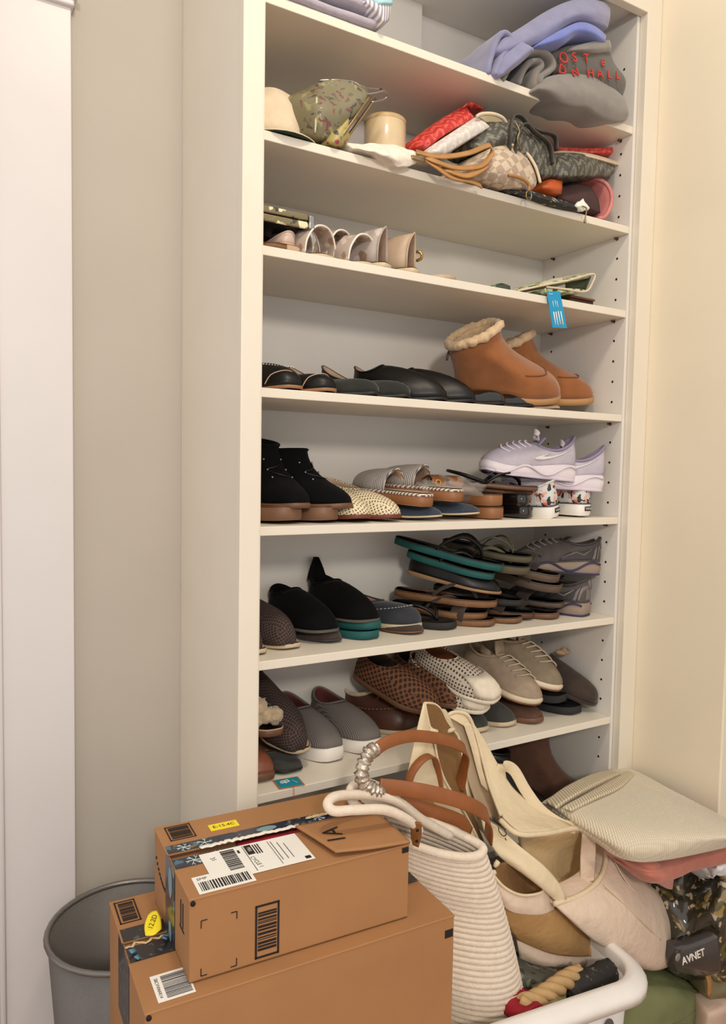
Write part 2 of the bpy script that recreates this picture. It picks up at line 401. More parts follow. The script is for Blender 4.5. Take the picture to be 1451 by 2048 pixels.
obj('smile_arrow_print', join(*[xf(cbox((0, 0, 0), (.0006, .010, .005)), T((-.0004, .235 - k * .012, .40 - .0006 * (k - 6) ** 2 * 4), (R(-28 + k * 5), 0, 0))) for k in range(13)]), INK, b1, smooth=False)

# ---- the smaller box on top of it
L2, D2, H2 = .322, .204, .111
b2 = thing('cardboard_box', 'smaller taped cardboard box with shipping labels, on top of the bigger box', 'box', (-.196, -.252, HB + .0012), (0, 0, R(-3)), 'cardboard boxes')
obj('box_body', join(box(0, L2, 0, .003, 0, H2 - .003), box(0, L2, D2 - .003, D2, 0, H2 - .003), box(0, .003, .003, D2 - .003, 0, H2 - .003),
    box(L2 - .003, L2, .003, D2 - .003, 0, H2 - .003), box(0, L2, 0, D2, 0, .003)), CARD, b2, smooth=False, bevel=.001)
FY0, FY1 = .101, .119                                   # the slit between the two long flaps
obj('box_flap', box(-.001, L2 + .001, -.001, FY0, H2 - .003, H2), CARD, b2, smooth=False, bevel=.0012)
obj('loose_flap', patch([[(.208, .010, H2 + .0085), (.262, .000, H2 + .0065), (L2 - .001, -.005, H2 + .0045)], [(.197, .058, H2 + .0085), (.26, .052, H2 + .0075), (L2 - .001, .050, H2 + .005)], [(.186, .104, H2 + .008), (.25, .102, H2 + .006), (L2 - .001, .100, H2 + .0035)]], 6), CARD, b2, solid=.003, off=0)
obj('box_flap', box(-.001, L2 + .001, FY1, D2 + .001, H2 - .003, H2 + .0005), CARD, b2, smooth=False, bevel=.0012)
obj('inner_flap', box(.003, L2 - .003, .003, D2 - .003, H2 - .012, H2 - .008), CARD_IN, b2, smooth=False)
obj('flap_corner_roll', xf(lathe([(.0034, 0), (.0034, .003)], 10, True, True), T((.0042, .0012, H2 - .0065), (R(90), 0, 0))), DARK, b2)
obj('red_tissue', jitter(box(.10, .20, FY0 - .006, FY1 + .005, H2 - .010, H2 - .004), .002, 60), RED, b2)
tp = obj('packing_tape', rects([(.001, .10, FY0 - .025, FY0)], H2 + .0003), TAPE, b2, smooth=False)
tp2 = obj('packing_tape', rects([(.001, L2, FY1, FY1 + .022)], H2 + .0008), TAPE, b2, smooth=False)
tp3 = obj('packing_tape', box(-.0009, -.0003, FY0 - .026, FY1 + .010, .0, H2), TAPE, b2, smooth=False)
def doodle(c, r, k, f=lambda x, y: (x, y, 0)):
    """a snowflake / leaf sprig line print"""
    ms = []
    for i in range(k):
        a = i * 2 * math.pi / k
        ms.append(tube([f(c[0], c[1]), f(c[0] + r * math.cos(a), c[1] + r * math.sin(a))], .0005, 4))
        ms.append(tube([f(c[0] + .6 * r * math.cos(a), c[1] + .6 * r * math.sin(a)), f(c[0] + r * math.cos(a + .35), c[1] + r * math.sin(a + .35))], .0005, 4))
    return join(*ms)
for c_, r_, k_, z_ in (((.030, FY0 - .012), .012, 6, .0007), ((.065, FY0 - .013), .013, 7, .0007), ((.025, FY1 + .009), .010, 6, .0012), ((.055, FY1 + .010), .011, 5, .0012), ((.235, FY1 + .011), .011, 7, .0012)):
    obj('tape_print', doodle(c_, r_, k_, lambda x, y: (x, y, H2 + z_)), LINEN, tp if z_ < .001 else tp2, smooth=False)
TEALP = M('grey_teal_print', (124, 152, 156), .5, .06, bmp=0)
for d_ in (disc((-.0013, FY0 - .002, .082), .011, (-1, 0, 0), 16, .022), disc((-.0013, FY0 - .002, .012), .008, (-1, 0, 0), 16, .016)): obj('tape_ornament', d_, TEALP, tp3, smooth=False)
for d_ in (disc((.150, FY1 + .011, H2 + .0013), .016, (0, 0, 1), 16, .007), disc((.285, FY1 + .011, H2 + .0013), .018, (0, 0, 1), 16, .007)): obj('tape_ornament', d_, TEALP, tp2, smooth=False)
V = []
for k in range(40):
    V.append((.045 + k * .0039, FY1 - .003 + rnd.uniform(-.002, .002), H2 + .0015 + rnd.uniform(0, .0015)))
obj('torn_tape_edge', band(V, .0075, .0008), M('torn_white_paper', (238, 230, 218), .8, .05), b2)
obj('torn_tape_edge', band([(.215 + k * .004, FY1 + .012 + rnd.uniform(-.002, .002), H2 + .003 + rnd.uniform(0, .001)) for k in range(14)], .007, .0008), M('torn_paper', (206, 180, 140), .8, .1), b2)
fr = obj('printed_barcode', rects(frame_rects(.012, .050, .153, .197, .0018) + barcode(.016, .046, .158, .193, rnd, 'y', 16), H2 + .001), INK, b2, smooth=False)
ys = obj('yellow_sticker', rects([(.073, .117, .157, .177)], H2 + .0008), YEL, b2, smooth=False)
text('sticker_code', 'E-15.4C', .0105, INK, ys, (.095, .167, H2 + .0016), (0, 0, 0))
l1 = obj('barcode_label', rects([(.014, .090, .004, .046)], H2 + .0003), PAPER, b2, smooth=False)
obj('label_print', rects(barcode(.019, .086, .009, .030, rnd, 'x', 34), H2 + .0008), INK, l1, smooth=False)
text('label_code', 'SMP', .008, INK, l1, (.026, .038, H2 + .0009))
l2 = obj('shipping_label', rects([(.038, .182, .034, .098), (.089, .182, .020, .034)], H2 + .0009), PAPER, b2, smooth=False)
obj('label_print', rects(barcode(.066, .086, .040, .094, rnd, 'y', 26), H2 + .0014), INK, l2, smooth=False)
obj('label_print', rects([(.0985, .0992, .024, .094), (.101, .111, .068, .094), (.136, .1366, .026, .092), (.170, .178, .024, .031), (.089, .092, .078, .086)] + [(.113 + i * .0035, .1135 + i * .0035 + .0012, .066, .092) for i in range(3)]
    + [(.140 + k * .008, .1408 + k * .008, .036, .090 - k * .006) for k in range(3)], H2 + .0014), INK, l2, smooth=False)
text('label_code', 'CYCLE 1', .0085, INK, l2, (.105, .046, H2 + .0015), (0, 0, R(-82)))
text('label_code', 'PSI1', .007, PAPER, l2, (.106, .081, H2 + .0018), (0, 0, R(-90)))
text('label_code', '31', .010, INK, l2, (.053, .078, H2 + .0015), (0, 0, R(-80)))
text('flap_code', '1A', .040, INK, b2, (0, 0, 0), mw=T((.226, .052, H2 + .0108), (R(0), R(1), 0)) @ Matrix.Rotation(R(84), 4, 'Z'))
crop = []
for x, y in ((.015, .006), (.062, .006), (.015, .079), (.062, .079)):
    sx = 1 if x < .03 else -1; sy = 1 if y < .04 else -1
    crop += [(min(x, x + sx * .008), max(x, x + sx * .008), y - .0006, y + .0006), (x - .0006, x + .0006, min(y, y + sy * .010), max(y, y + sy * .010))]
on_front(obj('corner_mark_print', rects(crop, 0.0004), INK, b2, smooth=False))
on_front(obj('printed_barcode', rects(frame_rects(.087, .121, .006, .079, .0028) + barcode(.091, .117, .016, .071, rnd, 'y', 20), .0004), INK, b2, smooth=False))
obj('front_mark', box(L2 - .012, L2 - .001, -.0006, -.0001, H2 - .012, H2 - .004), INK, b2, smooth=False)
obj('side_arrow_print', join(box(-.0008, -.0003, .030, .033, .055, .088), box(-.0008, -.0003, .041, .044, .055, .088), box(-.0008, -.0003, .026, .048, .050, .0525)), INK, b2, smooth=False)
obj('smile_arrow_print', join(*[xf(cbox((0, 0, 0), (.0006, .008, .004)), T((-.0005, .190 - k * .0075, .052 + .00042 * (k - 7) ** 2), (R(-30 + k * 6), 0, 0))) for k in range(9)]), INK, b2, smooth=False)

# ---- the grey mesh bin behind the boxes
MESHG = M('grey_wire_mesh', (112, 108, 105), .45, .06, 300, .5, 700, metal=.3)
WIRE = M('grey_bin_rim', (128, 124, 120), .35, .05, metal=.6)
bn = thing('waste_bin', 'round grey metal mesh waste bin behind the cardboard boxes', 'bin', (-.183, .128, 0))
obj('bin_wall', lathe([(.100, .004), (.130, .425)], 40), MESHG, bn, solid=.002)
obj('bin_rim', tube([(.131 * math.cos(a * math.pi / 20), .131 * math.sin(a * math.pi / 20), .427) for a in range(40)], .0048, 8, True), WIRE, bn)
obj('bin_base', lathe([(.001, .003), (.102, .003), (.102, .012)], 40, True), WIRE, bn)


# ================================================================ shoe makers
# local frame of a shoe: heel at x = 0, toe at x = L, sole on z = 0
def lerp(a, b, t): return a + (b - a) * t
def inter(tab, s):
    for (a, u), (b, v) in zip(tab, tab[1:]):
        if s <= b:
            t = (s - a) / (b - a); t = t * t * (3 - 2 * t); return u + (v - u) * t
    return tab[-1][1]
N = 36
def outline(L, W, hw=.74, waist=.70, toe=.82, p=.55, bend=.006, n=N):
    pts = []
    for j in range(n):
        th = 2 * math.pi * j / n; s = (1 - math.cos(th)) / 2
        g = inter([(0, hw), (.18, hw), (.42, waist), (.70, 1.0), (.9, toe), (1, toe * .9)], s)
        y = W / 2 * g * abs(math.sin(th)) ** p * (1 if math.sin(th) >= 0 else -1) + bend * (s - .4) ** 2 * 4
        pts.append((s * L, y, s))
    return pts
def ring(o, z, k=1.0):
    """outline at height z(s), pulled towards its centre line by k"""
    cx = sum(p[0] for p in o) / len(o); cy = sum(p[1] for p in o) / len(o)
    return [(cx + (x - cx) * (1 - (1 - k) * .5), cy + (y - cy) * k, z(s)) for x, y, s in o]
def strip_cap(base, n, flip):
    F = []
    for j in range(n // 2):
        a, b, c, d = base + j, base + j + 1, base + (n - j - 1) % n, base + (n - j) % n
        q = [a, b, c] if c == b else ([a, b, c, d] if d != a else [a, b, c])
        F.append(tuple(reversed(q)) if flip else tuple(q))
    return F
def slab(o, zb, zt, bulge=1.0, r=.12):
    """a sole: outline between two height curves, edges rounded"""
    n = len(o); rs = []
    for t, k in ((0, .94), (r, 1.0), (.5, bulge), (1 - r, 1.0), (1, .955)):
        rs.append(ring(o, lambda s, t=t: lerp(zb(s), zt(s), t), k))
    V, F = loft(rs); F = list(F)
    F += strip_cap(0, n, False) + strip_cap(4 * n, n, True)
    return V, [tuple(reversed(f)) for f in F]
def sheet(o, z, k=.9):
    V = ring(o, z, k); return V, [tuple(f) for f in strip_cap(0, len(o), True)]
def cst(v): return lambda s: v
def soleprof(fore, heel, spring=.0, mid=.45):
    zt = lambda s: lerp(heel, fore, min(1, max(0, (s - .15) / .55)) ** 1.0 * 1.0) + spring * max(0, (s - .72) / .28) ** 2
    zb = lambda s: spring * max(0, (s - .72) / .28) ** 2
    return zb, zt
def upper(o, L, W, zt, o0, o1, wo, hb, hm, hf, toe_h, rings=9, k=.97, vk=.5, lean=0.0, hug=.1, ex=1.0):
    """closed upper: meridians rise from the sole edge to the loop of the foot opening"""
    n = len(o); base = ring(o, zt, k); cols = []; op = []
    for j in range(n):
        th = 2 * math.pi * j / n; so = (1 - math.cos(th)) / 2
        x = L * (o0 + (o1 - o0) * so); y = wo * W / 2 * math.sin(th); sy = abs(math.sin(th))
        z = (hb * (1 - so) ** 2 + 2 * so * (1 - so) * (2 * hm - .5 * (hb + hf)) + hf * so * so)
        op.append(Vector((x + lean * z, y, z)))
    for j in range(n):
        P0 = Vector(base[j]); P3 = op[j]; s = o[j][2]
        f = max(0, min(1, (s - .45) / .55)); h1 = lerp((P3.z - P0.z) * .55, toe_h, f)
        out = Vector((P0.x - P3.x, P0.y - P3.y, 0))
        P1 = P0 + Vector((0, 0, h1)) + (Vector((P0.x - L * .5, P0.y, 0)).normalized() * .003)
        kk = lerp(.12, vk, f)
        P2 = P3 + out * kk; P2.z = P3.z - (P3.z - P0.z) * lerp(.35, hug, f)
        c = []
        for i in range(rings + 1):
            t = i / rings; u = 1 - t
            c.append(P0 * u ** 3 + P1 * 3 * u * u * t + P2 * 3 * u * t * t + P3 * t ** 3)
        cols.append(c)
    rs = [[tuple(cols[j][i]) for j in range(n)] for i in range(rings + 1)]
    V, F = loft(rs)
    return (V, [tuple(reversed(f)) for f in F]), [tuple(p) for p in op], cols
def vamp(L, W, zt, c, h, tongue=.0, rows=12, k=9, o=None, hw=1.0, flat=.75, tip=.0):
    """backless upper: arches over the front of the foot from x = cL to the toe"""
    rs = []; o = o or outline(L, W)
    half = [q for q in o if q[1] >= -1e-6]
    def wid(s):
        best = 0; lo = 0
        ys = [q[1] for q in o if abs(q[2] - s) < .12]
        n = len(o); th = math.acos(max(-1, min(1, 1 - 2 * s)))
        g = inter([(0, .74), (.18, .74), (.42, .72), (.70, 1.0), (.9, .82), (1, .74)], s)
        return W / 2 * g * math.sin(th) ** .55 if 0 < s < 1 else 0.0
    for i in range(rows + 1):
        t = i / rows; s = c + (1 - c) * math.sin(t * math.pi / 2)
        s = min(s, .9985); w = wid(s) * .985 * hw
        hh = h * (math.cos(t * math.pi / 2) ** .8 * (1 - tip) + tip * (1 - t ** 6)) if t < 1 else .002
        row = []
        for j in range(2 * k + 1):
            a = math.pi * j / (2 * k); y = w * math.cos(a); ca = abs(math.cos(a)) ** (1 / flat) * (1 if math.cos(a) >= 0 else -1)
            z = zt(s) + hh * math.sin(a) ** flat
            row.append((s * L - tongue * L * math.sin(a) ** 2 * (1 - t), w * ca, z))
        rs.append(row)
    return loft(rs, closed=False), rs
def loop_tube(P, r, n=6): return tube(P, r, n, True)
def sub_mats(*a): return a

def place(name, label, cat, T0, yaw=-90, pitch=0, roll=0, L=.2, anchor='toe', group=None):
    """an Empty for a shoe; T0 is where its toe (or heel) tip touches"""
    m = Matrix.Translation(T0) @ Matrix.Rotation(R(yaw), 4, 'Z') @ Matrix.Rotation(R(pitch), 4, 'Y') @ Matrix.Rotation(R(roll), 4, 'X')
    if anchor == 'toe': m = m @ Matrix.Translation((-L, 0, 0))
    o = bpy.data.objects.new(name, None); COL.objects.link(o); o.empty_display_size = .03; o.matrix_world = m
    return tag(o, label, cat, group)

# ---- shoe materials
WHITE_R = M('white_rubber', (236, 230, 222), .5, .03, 30, .05)
TANSOLE = M('tan_leather_sole', (150, 108, 74), .5, .12, 40, .1, 200)
BRSOLE = M('brown_stacked_sole', (108, 74, 52), .5, .12, 40, .1, 200)
BLKSOLE = M('black_rubber_sole', (22, 21, 21), .5, .1, 40, .1)
NUDE = M('nude_insole', (188, 158, 132), .6, .08, 40, .15)
BLKSUEDE = M('black_suede', (5, 5, 6), .9, .2, 60, .2, 700, sheen=.02, spec=.15)
BLKLEA = M('black_leather', (12, 11, 11), .42, .15, 50, .15, 300)
PATENT = M('black_patent_leather', (14, 13, 14), .08, .1, 20, 0, coat=1)
OLIVEBLK = M('black_green_suede', (33, 34, 29), .85, .15, 60, .3, 600, sheen=.2)
def insole(t, o, z, m, k=.9): return obj('insole', sheet(o, z, k), m, t)
def slip_on(t, L=.2, W=.083, up=None, sole=None, lining=None, fore=.021, heel=.023, h=.068, hf=.062, stripe=None, label=False, collar=None, o1=.47):
    o = outline(L, W, .80, .80, .92, .5); zb, zt = soleprof(fore, heel, .003)
    s = obj('midsole', slab(o, zb, zt, 1.01), sole or WHITE_R, t)
    if stripe: obj('foxing_stripe', loop_tube(ring(o, lambda q: lerp(zb(q), zt(q), .93), 1.004), .0012), stripe, s)
    (vf, op, c) = upper(o, L, W, lambda q: zt(q) - .003, .03, o1, .62, h, h * .82, hf, .030, vk=.35, hug=.0)
    u = obj('upper', vf, up, t, solid=.003, off=-1, inner=lining or NUDE)
    obj('collar', loop_tube(op, .0022), collar or up, u)
    for s_ in (1, -1):      # elastic gores beside the tongue
        i = [j for j in range(N) if o[j][1] * s_ > 0]
        j0 = min(i, key=lambda j: abs(o[j][2] - .62)); 
    insole(t, o, lambda q: zt(q) + .002, lining or NUDE)
    if label:
        hb = obj('heel_label', xf(cbox((0, 0, 0), (.0016, .019, .0095)), T((-.0012, 0, heel * .55))), BLKSOLE, t)
        text('heel_label_text', 'VANS', .0075, WHITE_R, hb, (-.0024, 0, heel * .55), (R(90), 0, R(-90)))
    return t
def flat(t, L=.2, W=.074, up=None, sole=None, lining=None, heel_h=.008, h=.046, hf=.032, o1=.60, toe=.66, piping=None, hm=.6, thick=.004, toe_h=.022, bow=None, p=.6):
    o = outline(L, W, .72, .66, toe, p); zb, zt = soleprof(thick + .001, thick + heel_h, .003)
    zb2 = lambda s: max(zb(s), (zt(s) - thick) if s > .28 else 0)
    obj('sole', slab(o, lambda s: max(zb(s), zt(s) - thick), zt), sole or TANSOLE, t)
    if heel_h > .003:
        hpts = [(x, y, s) for x, y, s in outline(L * .27, W * .72, 1, 1, 1, .5, 0)]
        obj('heel', slab(hpts, cst(0), cst(heel_h), 1, .1), sole or BLKSOLE, t)
    vf, op, c = upper(o, L, W, lambda q: zt(q) - .001, .025, o1, .66, h, h * hm, hf, toe_h, vk=.4, hug=.05)
    u = obj('upper', vf, up, t, solid=.0022, inner=lining or NUDE)
    obj('collar', loop_tube(op, .0016), piping or up, u)
    insole(t, o, lambda q: zt(q) + .001, lining or NUDE)
    if bow:
        bx = L * o1 + .006
        obj('bow', join(*[xf(ball((0, 0, 0), .012, 8, 6, (.5, 1, .5)), T((bx, sg * .012, hf - .001), (0, 0, sg * .3))) for sg in (1, -1)], xf(ball((0, 0, 0), .005, 8, 6), T((bx, 0, hf + .001)))), bow, t)
    return t
def moccasin(t, L=.2, W=.088, up=None, sole=None, lining=None, stitch=None, h=.062, hf=.058, tie=None, fur=False):
    o = outline(L, W, .80, .80, .92, .5); zb, zt = soleprof(.010, .012, .003)
    obj('sole', slab(o, zb, zt), sole or TANSOLE, t)
    vf, op, c = upper(o, L, W, lambda q: zt(q) - .002, .03, .52, .66, h, h * .8, hf, .040, vk=.5, hug=-.02)
    u = obj('upper', vf, up, t, solid=.003, inner=lining or NUDE)
    obj('collar', loop_tube(op, .0045 if fur else .0022), (lining if fur else up), u)
    seam = []
    for j in range(N):
        if o[j][2] > .50:
            q = c[j]; seam.append(tuple(q[4] + Vector((0, 0, .0012))))
    sm = obj('apron_seam', tube(seam, .0016, 6), up, u)
    if stitch:
        SP = catmull(seam, 3)
        obj('stitching', join(*[tube([SP[i] + Vector((0, 0, .0016)), SP[i + 1] + Vector((0, 0, .0016))], .0007, 5) for i in range(0, len(SP) - 1, 2)]), stitch, u)['kind'] = 'stuff'
    if tie:
        bx = L * .54
        obj('leather_lace', join(tube([(bx - .02, .025, hf - .004), (bx, .008, hf + .004), (bx, -.008, hf + .004), (bx - .02, -.025, hf - .004)], .0018, 6, n=4), tube([(bx, 0, hf + .005), (bx + .02, .015, hf + .003), (bx + .03, .024, hf - .01)], .0016, 6, n=4), tube([(bx, 0, hf + .005), (bx + .016, -.014, hf + .004), (bx + .02, -.028, hf - .008)], .0016, 6, n=4)), tie, t)
    insole(t, o, lambda q: zt(q) + .002, lining or NUDE)
    return t
def laces_on(t, cols, L, mat, i0=3, n=5, half=4, dz=.004):
    """criss-cross laces laid over the ridge of the upper"""
    mid = N // 2
    for k in range(n):
        i = i0 + k
        if i + 1 >= len(cols[0]): break
        A = [cols[mid - half][i], cols[mid - half // 2][i], cols[mid][i], cols[mid + half // 2][i], cols[mid + half][i]]
        B = [cols[mid - half][i], cols[mid - half // 2][i], cols[mid][min(i + 1, len(cols[0]) - 1)], cols[mid + half // 2][i + 1], cols[mid + half][i + 1]]
        obj('lace', tube([p + Vector((.001, 0, dz if 0 < q < 4 else .001)) for q, p in enumerate(B)], .0019, 6, n=3), mat, t)
def sneaker(t, L=.2, W=.082, up=None, sole=None, lining=None, outs=None, lace=None, fore=.020, heel=.032, h=.078, hf=.078, spring=.006, o1=.44, tabs=None, overlay=None, wave=None, dip=.78, tg=.024):
    o = outline(L, W, .84, .78, .9, .5); zb, zt = soleprof(fore, heel, spring)
    s = obj('midsole', slab(o, lambda q: zb(q) + .003, zt, 1.03), sole or WHITE_R, t)
    obj('outsole', slab(o, zb, lambda q: zb(q) + .005, 1.0), outs or sole or WHITE_R, s)
    if wave:
        for sg in (1, -1):
            P = []
            for i in range(13):
                q = .02 + i * .075
                j = min((jj for jj in range(N) if o[jj][1] * sg >= -.001), key=lambda jj: abs(o[jj][2] - q))
                w_ = abs(o[j][1]) + .0015
                P.append((q * L, sg * w_, lerp(zb(q), zt(q), .6) + .010 * math.sin(i * .9 + .6)))
            obj('midsole_ridge', tube(P, .0026, 6, n=2), wave, s)
    vf, op, c = upper(o, L, W, lambda q: zt(q) - .004, .00, o1, .60, h, h * dip, hf, .026, rings=10, vk=.35, hug=-.04)
    u = obj('upper', vf, up, t, solid=.003, inner=lining or up)
    obj('collar', loop_tube(op, .0035), lining or up, u)
    obj('tongue', patch([[(L * (o1 - .02), y, hf - .006) for y in (-.018, 0, .018)], [(L * (o1 - .06), y, hf + tg * .42 + (.002 if y == 0 else 0)) for y in (-.020, 0, .020)], [(L * (o1 - .10), y, hf + tg) for y in (-.017, 0, .017)]], 4), lining or up, u, solid=.004)
    if lace: laces_on(u, c, L, lace, 4, 5)
    if tabs: obj('heel_tab', xf(cbox((0, 0, 0), (.003, .014, .026)), T((-.0005, 0, h * .86), (0, R(6), 0))), tabs, u)
    if overlay:
        for sg in (1, -1):
            G = []
            for a, i0, i1 in ((.08, 1, 7), (.2, 1, 6), (.34, 1, 5), (.5, 1, 5)):
                j = min((jj for jj in range(N) if o[jj][1] * sg > 0), key=lambda jj: abs(o[jj][2] - a))
                n_ = Vector((0, sg, .3)).normalized() * .0012
                G.append([c[j][i0] + n_, c[j][(i0 + i1) // 2] + n_, c[j][i1] + n_])
            obj('overlay', patch(G, 3), overlay, u, solid=.0012, off=0)
    insole(t, o, lambda q: zt(q) + .003, lining or NUDE)
    return u, c, o
def bootie(t, L=.2, W=.080, up=None, sole=None, lining=None, h=.13, hf=.118, heel=.014, fore=.009, notch=0.0, fur=None, tube_w=.7, o1=.46, lean=0, solid=.004, rim=.003, toe_h=.036, eyelets=False, tongue=0, vk=.10, hug=.72, toe_w=.84, tp=.52):
    o = outline(L, W, .80, .74, toe_w, tp); zb, zt = soleprof(fore, heel, .003)
    obj('sole', slab(o, zb, zt, 1.02), sole or TANSOLE, t)
    vf, op, c = upper(o, L, W, lambda q: zt(q) - .002, .0, o1, tube_w, h, (h + hf) / 2, hf, toe_h, rings=14, vk=vk, lean=lean, hug=hug)
    u = obj('upper', vf, up, t, solid=solid, inner=lining or up)
    obj('collar', jitter(tube(op, rim, 10, True, n=4), .0045, 110, 4) if fur else loop_tube(op, rim, 8), fur or up, u)
    if eyelets:
        for sg in (1, -1):
            for i in (8, 10, 12):
                p = c[N // 2 + sg * 3][i]; obj('eyelet', ball((p.x + .002, p.y, p.z), .0024, 6, 5), M('gunmetal', (150, 150, 150), .25, .1, metal=.9), u)
    if tongue: obj('pull_tab', patch([[(x, y, z) for y in (-.010, 0, .010)] for x, z in ((.004, h - .02), (-.001, h + .002), (-.004, h + tongue))], 3), up, u, solid=.003)
    insole(t, o, lambda q: zt(q) + .002, lining or up)
    return u, c, o
def flip_flop(t, L=.205, W=.080, sole=None, strap=None, th=.015, top=None, strap_r=.0035, wedge=0.0, straps='y', arch=.030):
    o = outline(L, W, .86, .80, .92, .5); zb, zt = soleprof(th, th + wedge, .002)
    s = obj('sole', slab(o, zb, zt, 1.0, .08), sole, t)
    if top: obj('footbed', slab(o, lambda q: zt(q) - .0004, lambda q: zt(q) + .002, 1.0), top, t)
    z = th + .001
    if straps == 'y':
        P = (L * .80, .004, z)
        for sg in (1, -1):
            obj('strap', tube([P, (L * .76, sg * .010 + .003, z + arch * .6), (L * .62, sg * W * .34, z + arch), (L * .48, sg * W * .42, z + arch * .55), (L * .40, sg * W * .39, z)], [strap_r * .8, strap_r, strap_r * 1.2, strap_r, strap_r * .8], 7, n=4), strap, t)
    else:
        for x in straps:
            obj('strap', band([(L * x, W * .45, z), (L * x + .004, W * .42, z + arch * .7), (L * x + .006, 0, z + arch * 1.25), (L * x + .004, -W * .42, z + arch * .7), (L * x, -W * .45, z)], .030, .003, n=4, side=(1, 0, 0)), strap, t)
    return t
def mule(t, L=.2, W=.080, up=None, sole=None, lining=None, fore=.010, heel=.016, h=.056, c=.42, tongue=.1, heel_block=None, welt=None, flat_=.75, tip=.25, toe_z=0, edge=None, footbed=True):
    o = outline(L, W, .80, .74, .84, .52); zb, zt = soleprof(fore, heel, .003)
    if heel_block:
        obj('sole', slab(o, lambda s: max(zb(s), zt(s) - fore), zt), sole, t)
        obj('heel', slab(outline(L * .34, W * .84, 1, 1, 1, .5, 0), cst(0), cst(heel - fore * .6), 1, .06), heel_block, t)
    else: obj('sole', slab(o, zb, zt, 1.01), sole, t)
    if welt: obj('welt', slab(o, lambda s: zt(s) - .0003, lambda s: zt(s) + .006, 1.03), welt, t); z0 = lambda s: zt(s) + .005
    else: z0 = lambda s: zt(s) - .001
    vf, rs = vamp(L, W, z0, c, h, tongue, tip=tip, flat=flat_)
    u = obj('upper', vf, up, t, solid=.003, inner=lining or NUDE)
    obj('upper_edge', tube(rs[0], .0018, 6), edge or up, u)
    if footbed: insole(t, o, lambda q: z0(q) + .0025, lining or NUDE, .93)
    return u, rs, o


# ================================================================ the shoes, shelf by shelf
KNITBR = M_lattice('brown_open_knit', (78, 60, 56), (32, 23, 22), .005, .34, .85, 30)
RUST = M_lattice('rust_woven', (122, 76, 46), (46, 28, 20), .009, .36, .8, 40)
GREYMESH = M_stripe('grey_mesh_knit', (128, 121, 116), (98, 92, 88), 420, 1, .5, .85, bmp=.4)
BURG = M('burgundy_lining', (96, 48, 46), .8, .1, 60, .2)
CREAMPERF = M_lattice('cream_perforated', (204, 190, 172), (58, 46, 38), .0075, .27, .75, 0)
CREAMKNIT = M('cream_knit', (226, 214, 194), .85, .08, 60, .5, 500)
MOCBR = M('brown_moccasin_leather', (82, 52, 40), .4, .15, 40, .25, 250)
SHEEP = M('cream_sheepskin', (204, 184, 156), .95, .15, 80, .8, 260, sheen=.4)
BEIGE = M('beige_sneaker_nylon', (156, 138, 118), .75, .1, 60, .35, 500)
BEIGE2 = M('olive_beige_mesh', (132, 118, 98), .8, .1, 60, .35, 500)
DKBR = M('dark_brown_suede', (60, 48, 41), .9, .15, 60, .3, 600, sheen=.2)
GREYGR = M('dark_grey_suede', (52, 51, 48), .85, .15, 60, .3, 600, sheen=.2)
LIGHTRUB = M('pale_gum_rubber', (196, 176, 146), .55, .08, 40, .05)
S = SZ
G7 = 'shoes on the shelf behind the tote bags'
Z7 = .6635
# ---- the lowest full shelf
slip_on(place('slip_on_shoe', 'grey mesh slip-on with thick white sole, beside the dark knit shoe', 'shoe', (0.1745,0.06189,0.6635), -87, 0, 0, .2, group='pair of grey slip-ons'), .2, .086, GREYMESH, WHITE_R, BURG, .026, .026, .085, .078)
slip_on(place('slip_on_shoe', 'grey mesh slip-on with thick white sole, beside the brown moccasin', 'shoe', (0.2623,0.06204,0.6635), -84, 0, 0, .2, group='pair of grey slip-ons'), .2, .086, GREYMESH, WHITE_R, BURG, .026, .026, .085, .078)
flat(place('flat_shoe', 'dark square-toed flat under the brown knit shoe, above the teal tag', 'shoe', (0.08324,0.05147,0.6635), -86, 0, 0, .19, group=G7), .19, .078, GREYGR, BLKSOLE, NUDE, .004, .034, .020, .62, .95, p=.4)
mule(place('knit_mule', 'dark brown knit mule resting on the square-toed flat, lowest full shelf', 'shoe', (0.101,0.052,0.695), -84, 14, 0, .2, group=G7), .2, .088, KNITBR, LIGHTRUB, NUDE, .008, .010, .075, .12, .06, tip=.35)
slip_on(place('leather_shoe', 'reddish brown shoe tucked behind the left post on the lowest shelf', 'shoe', (0.02341,0.04029,0.6635), -90, 0, 0, .19, group=G7), .19, .078, M('reddish_brown_leather', (128, 74, 52), .45, .15, 40, .2, 250), BRSOLE, NUDE, .014, .016, .06, .05)
pm = place('fluffy_slipper', 'slipper with beige fluffy balls beside the left post', 'slipper', (.047, .055, .735), -90, 0, 0, .18, group=G7)
flip_flop(pm, .18, .074, BRSOLE, DKBR, .012, NUDE, straps=[.62])
FLUF = M('beige_fluff', (196, 172, 140), 1, .2, 90, 1, 220, sheen=.5)
for q in ((.15, -.018, .030), (.152, .002, .034), (.15, .020, .030), (.152, -.012, .052)): obj('fluffy_ball', jitter(ball(q, .016, 12, 9), .006, 180, q[1] * 100), FLUF, pm)
moccasin(place('moccasin', 'brown leather moccasin slipper with cream fleece lining and lace', 'slipper', (0.3913,0.1159,0.6635), -74, 0, 0, .2, group=G7), .2, .102, MOCBR, LIGHTRUB, SHEEP, M('tan_thread', (190, 150, 110), .8), .078, .074, M('tan_lace', (150, 110, 80), .6), True)
moccasin(place('moccasin', 'brown leather moccasin mostly hidden behind the leather bag handle', 'slipper', (0.5019,0.1189,0.6635), -84, 0, 0, .2, group=G7), .2, .092, MOCBR, LIGHTRUB, SHEEP, None, .06, .05, None, True)
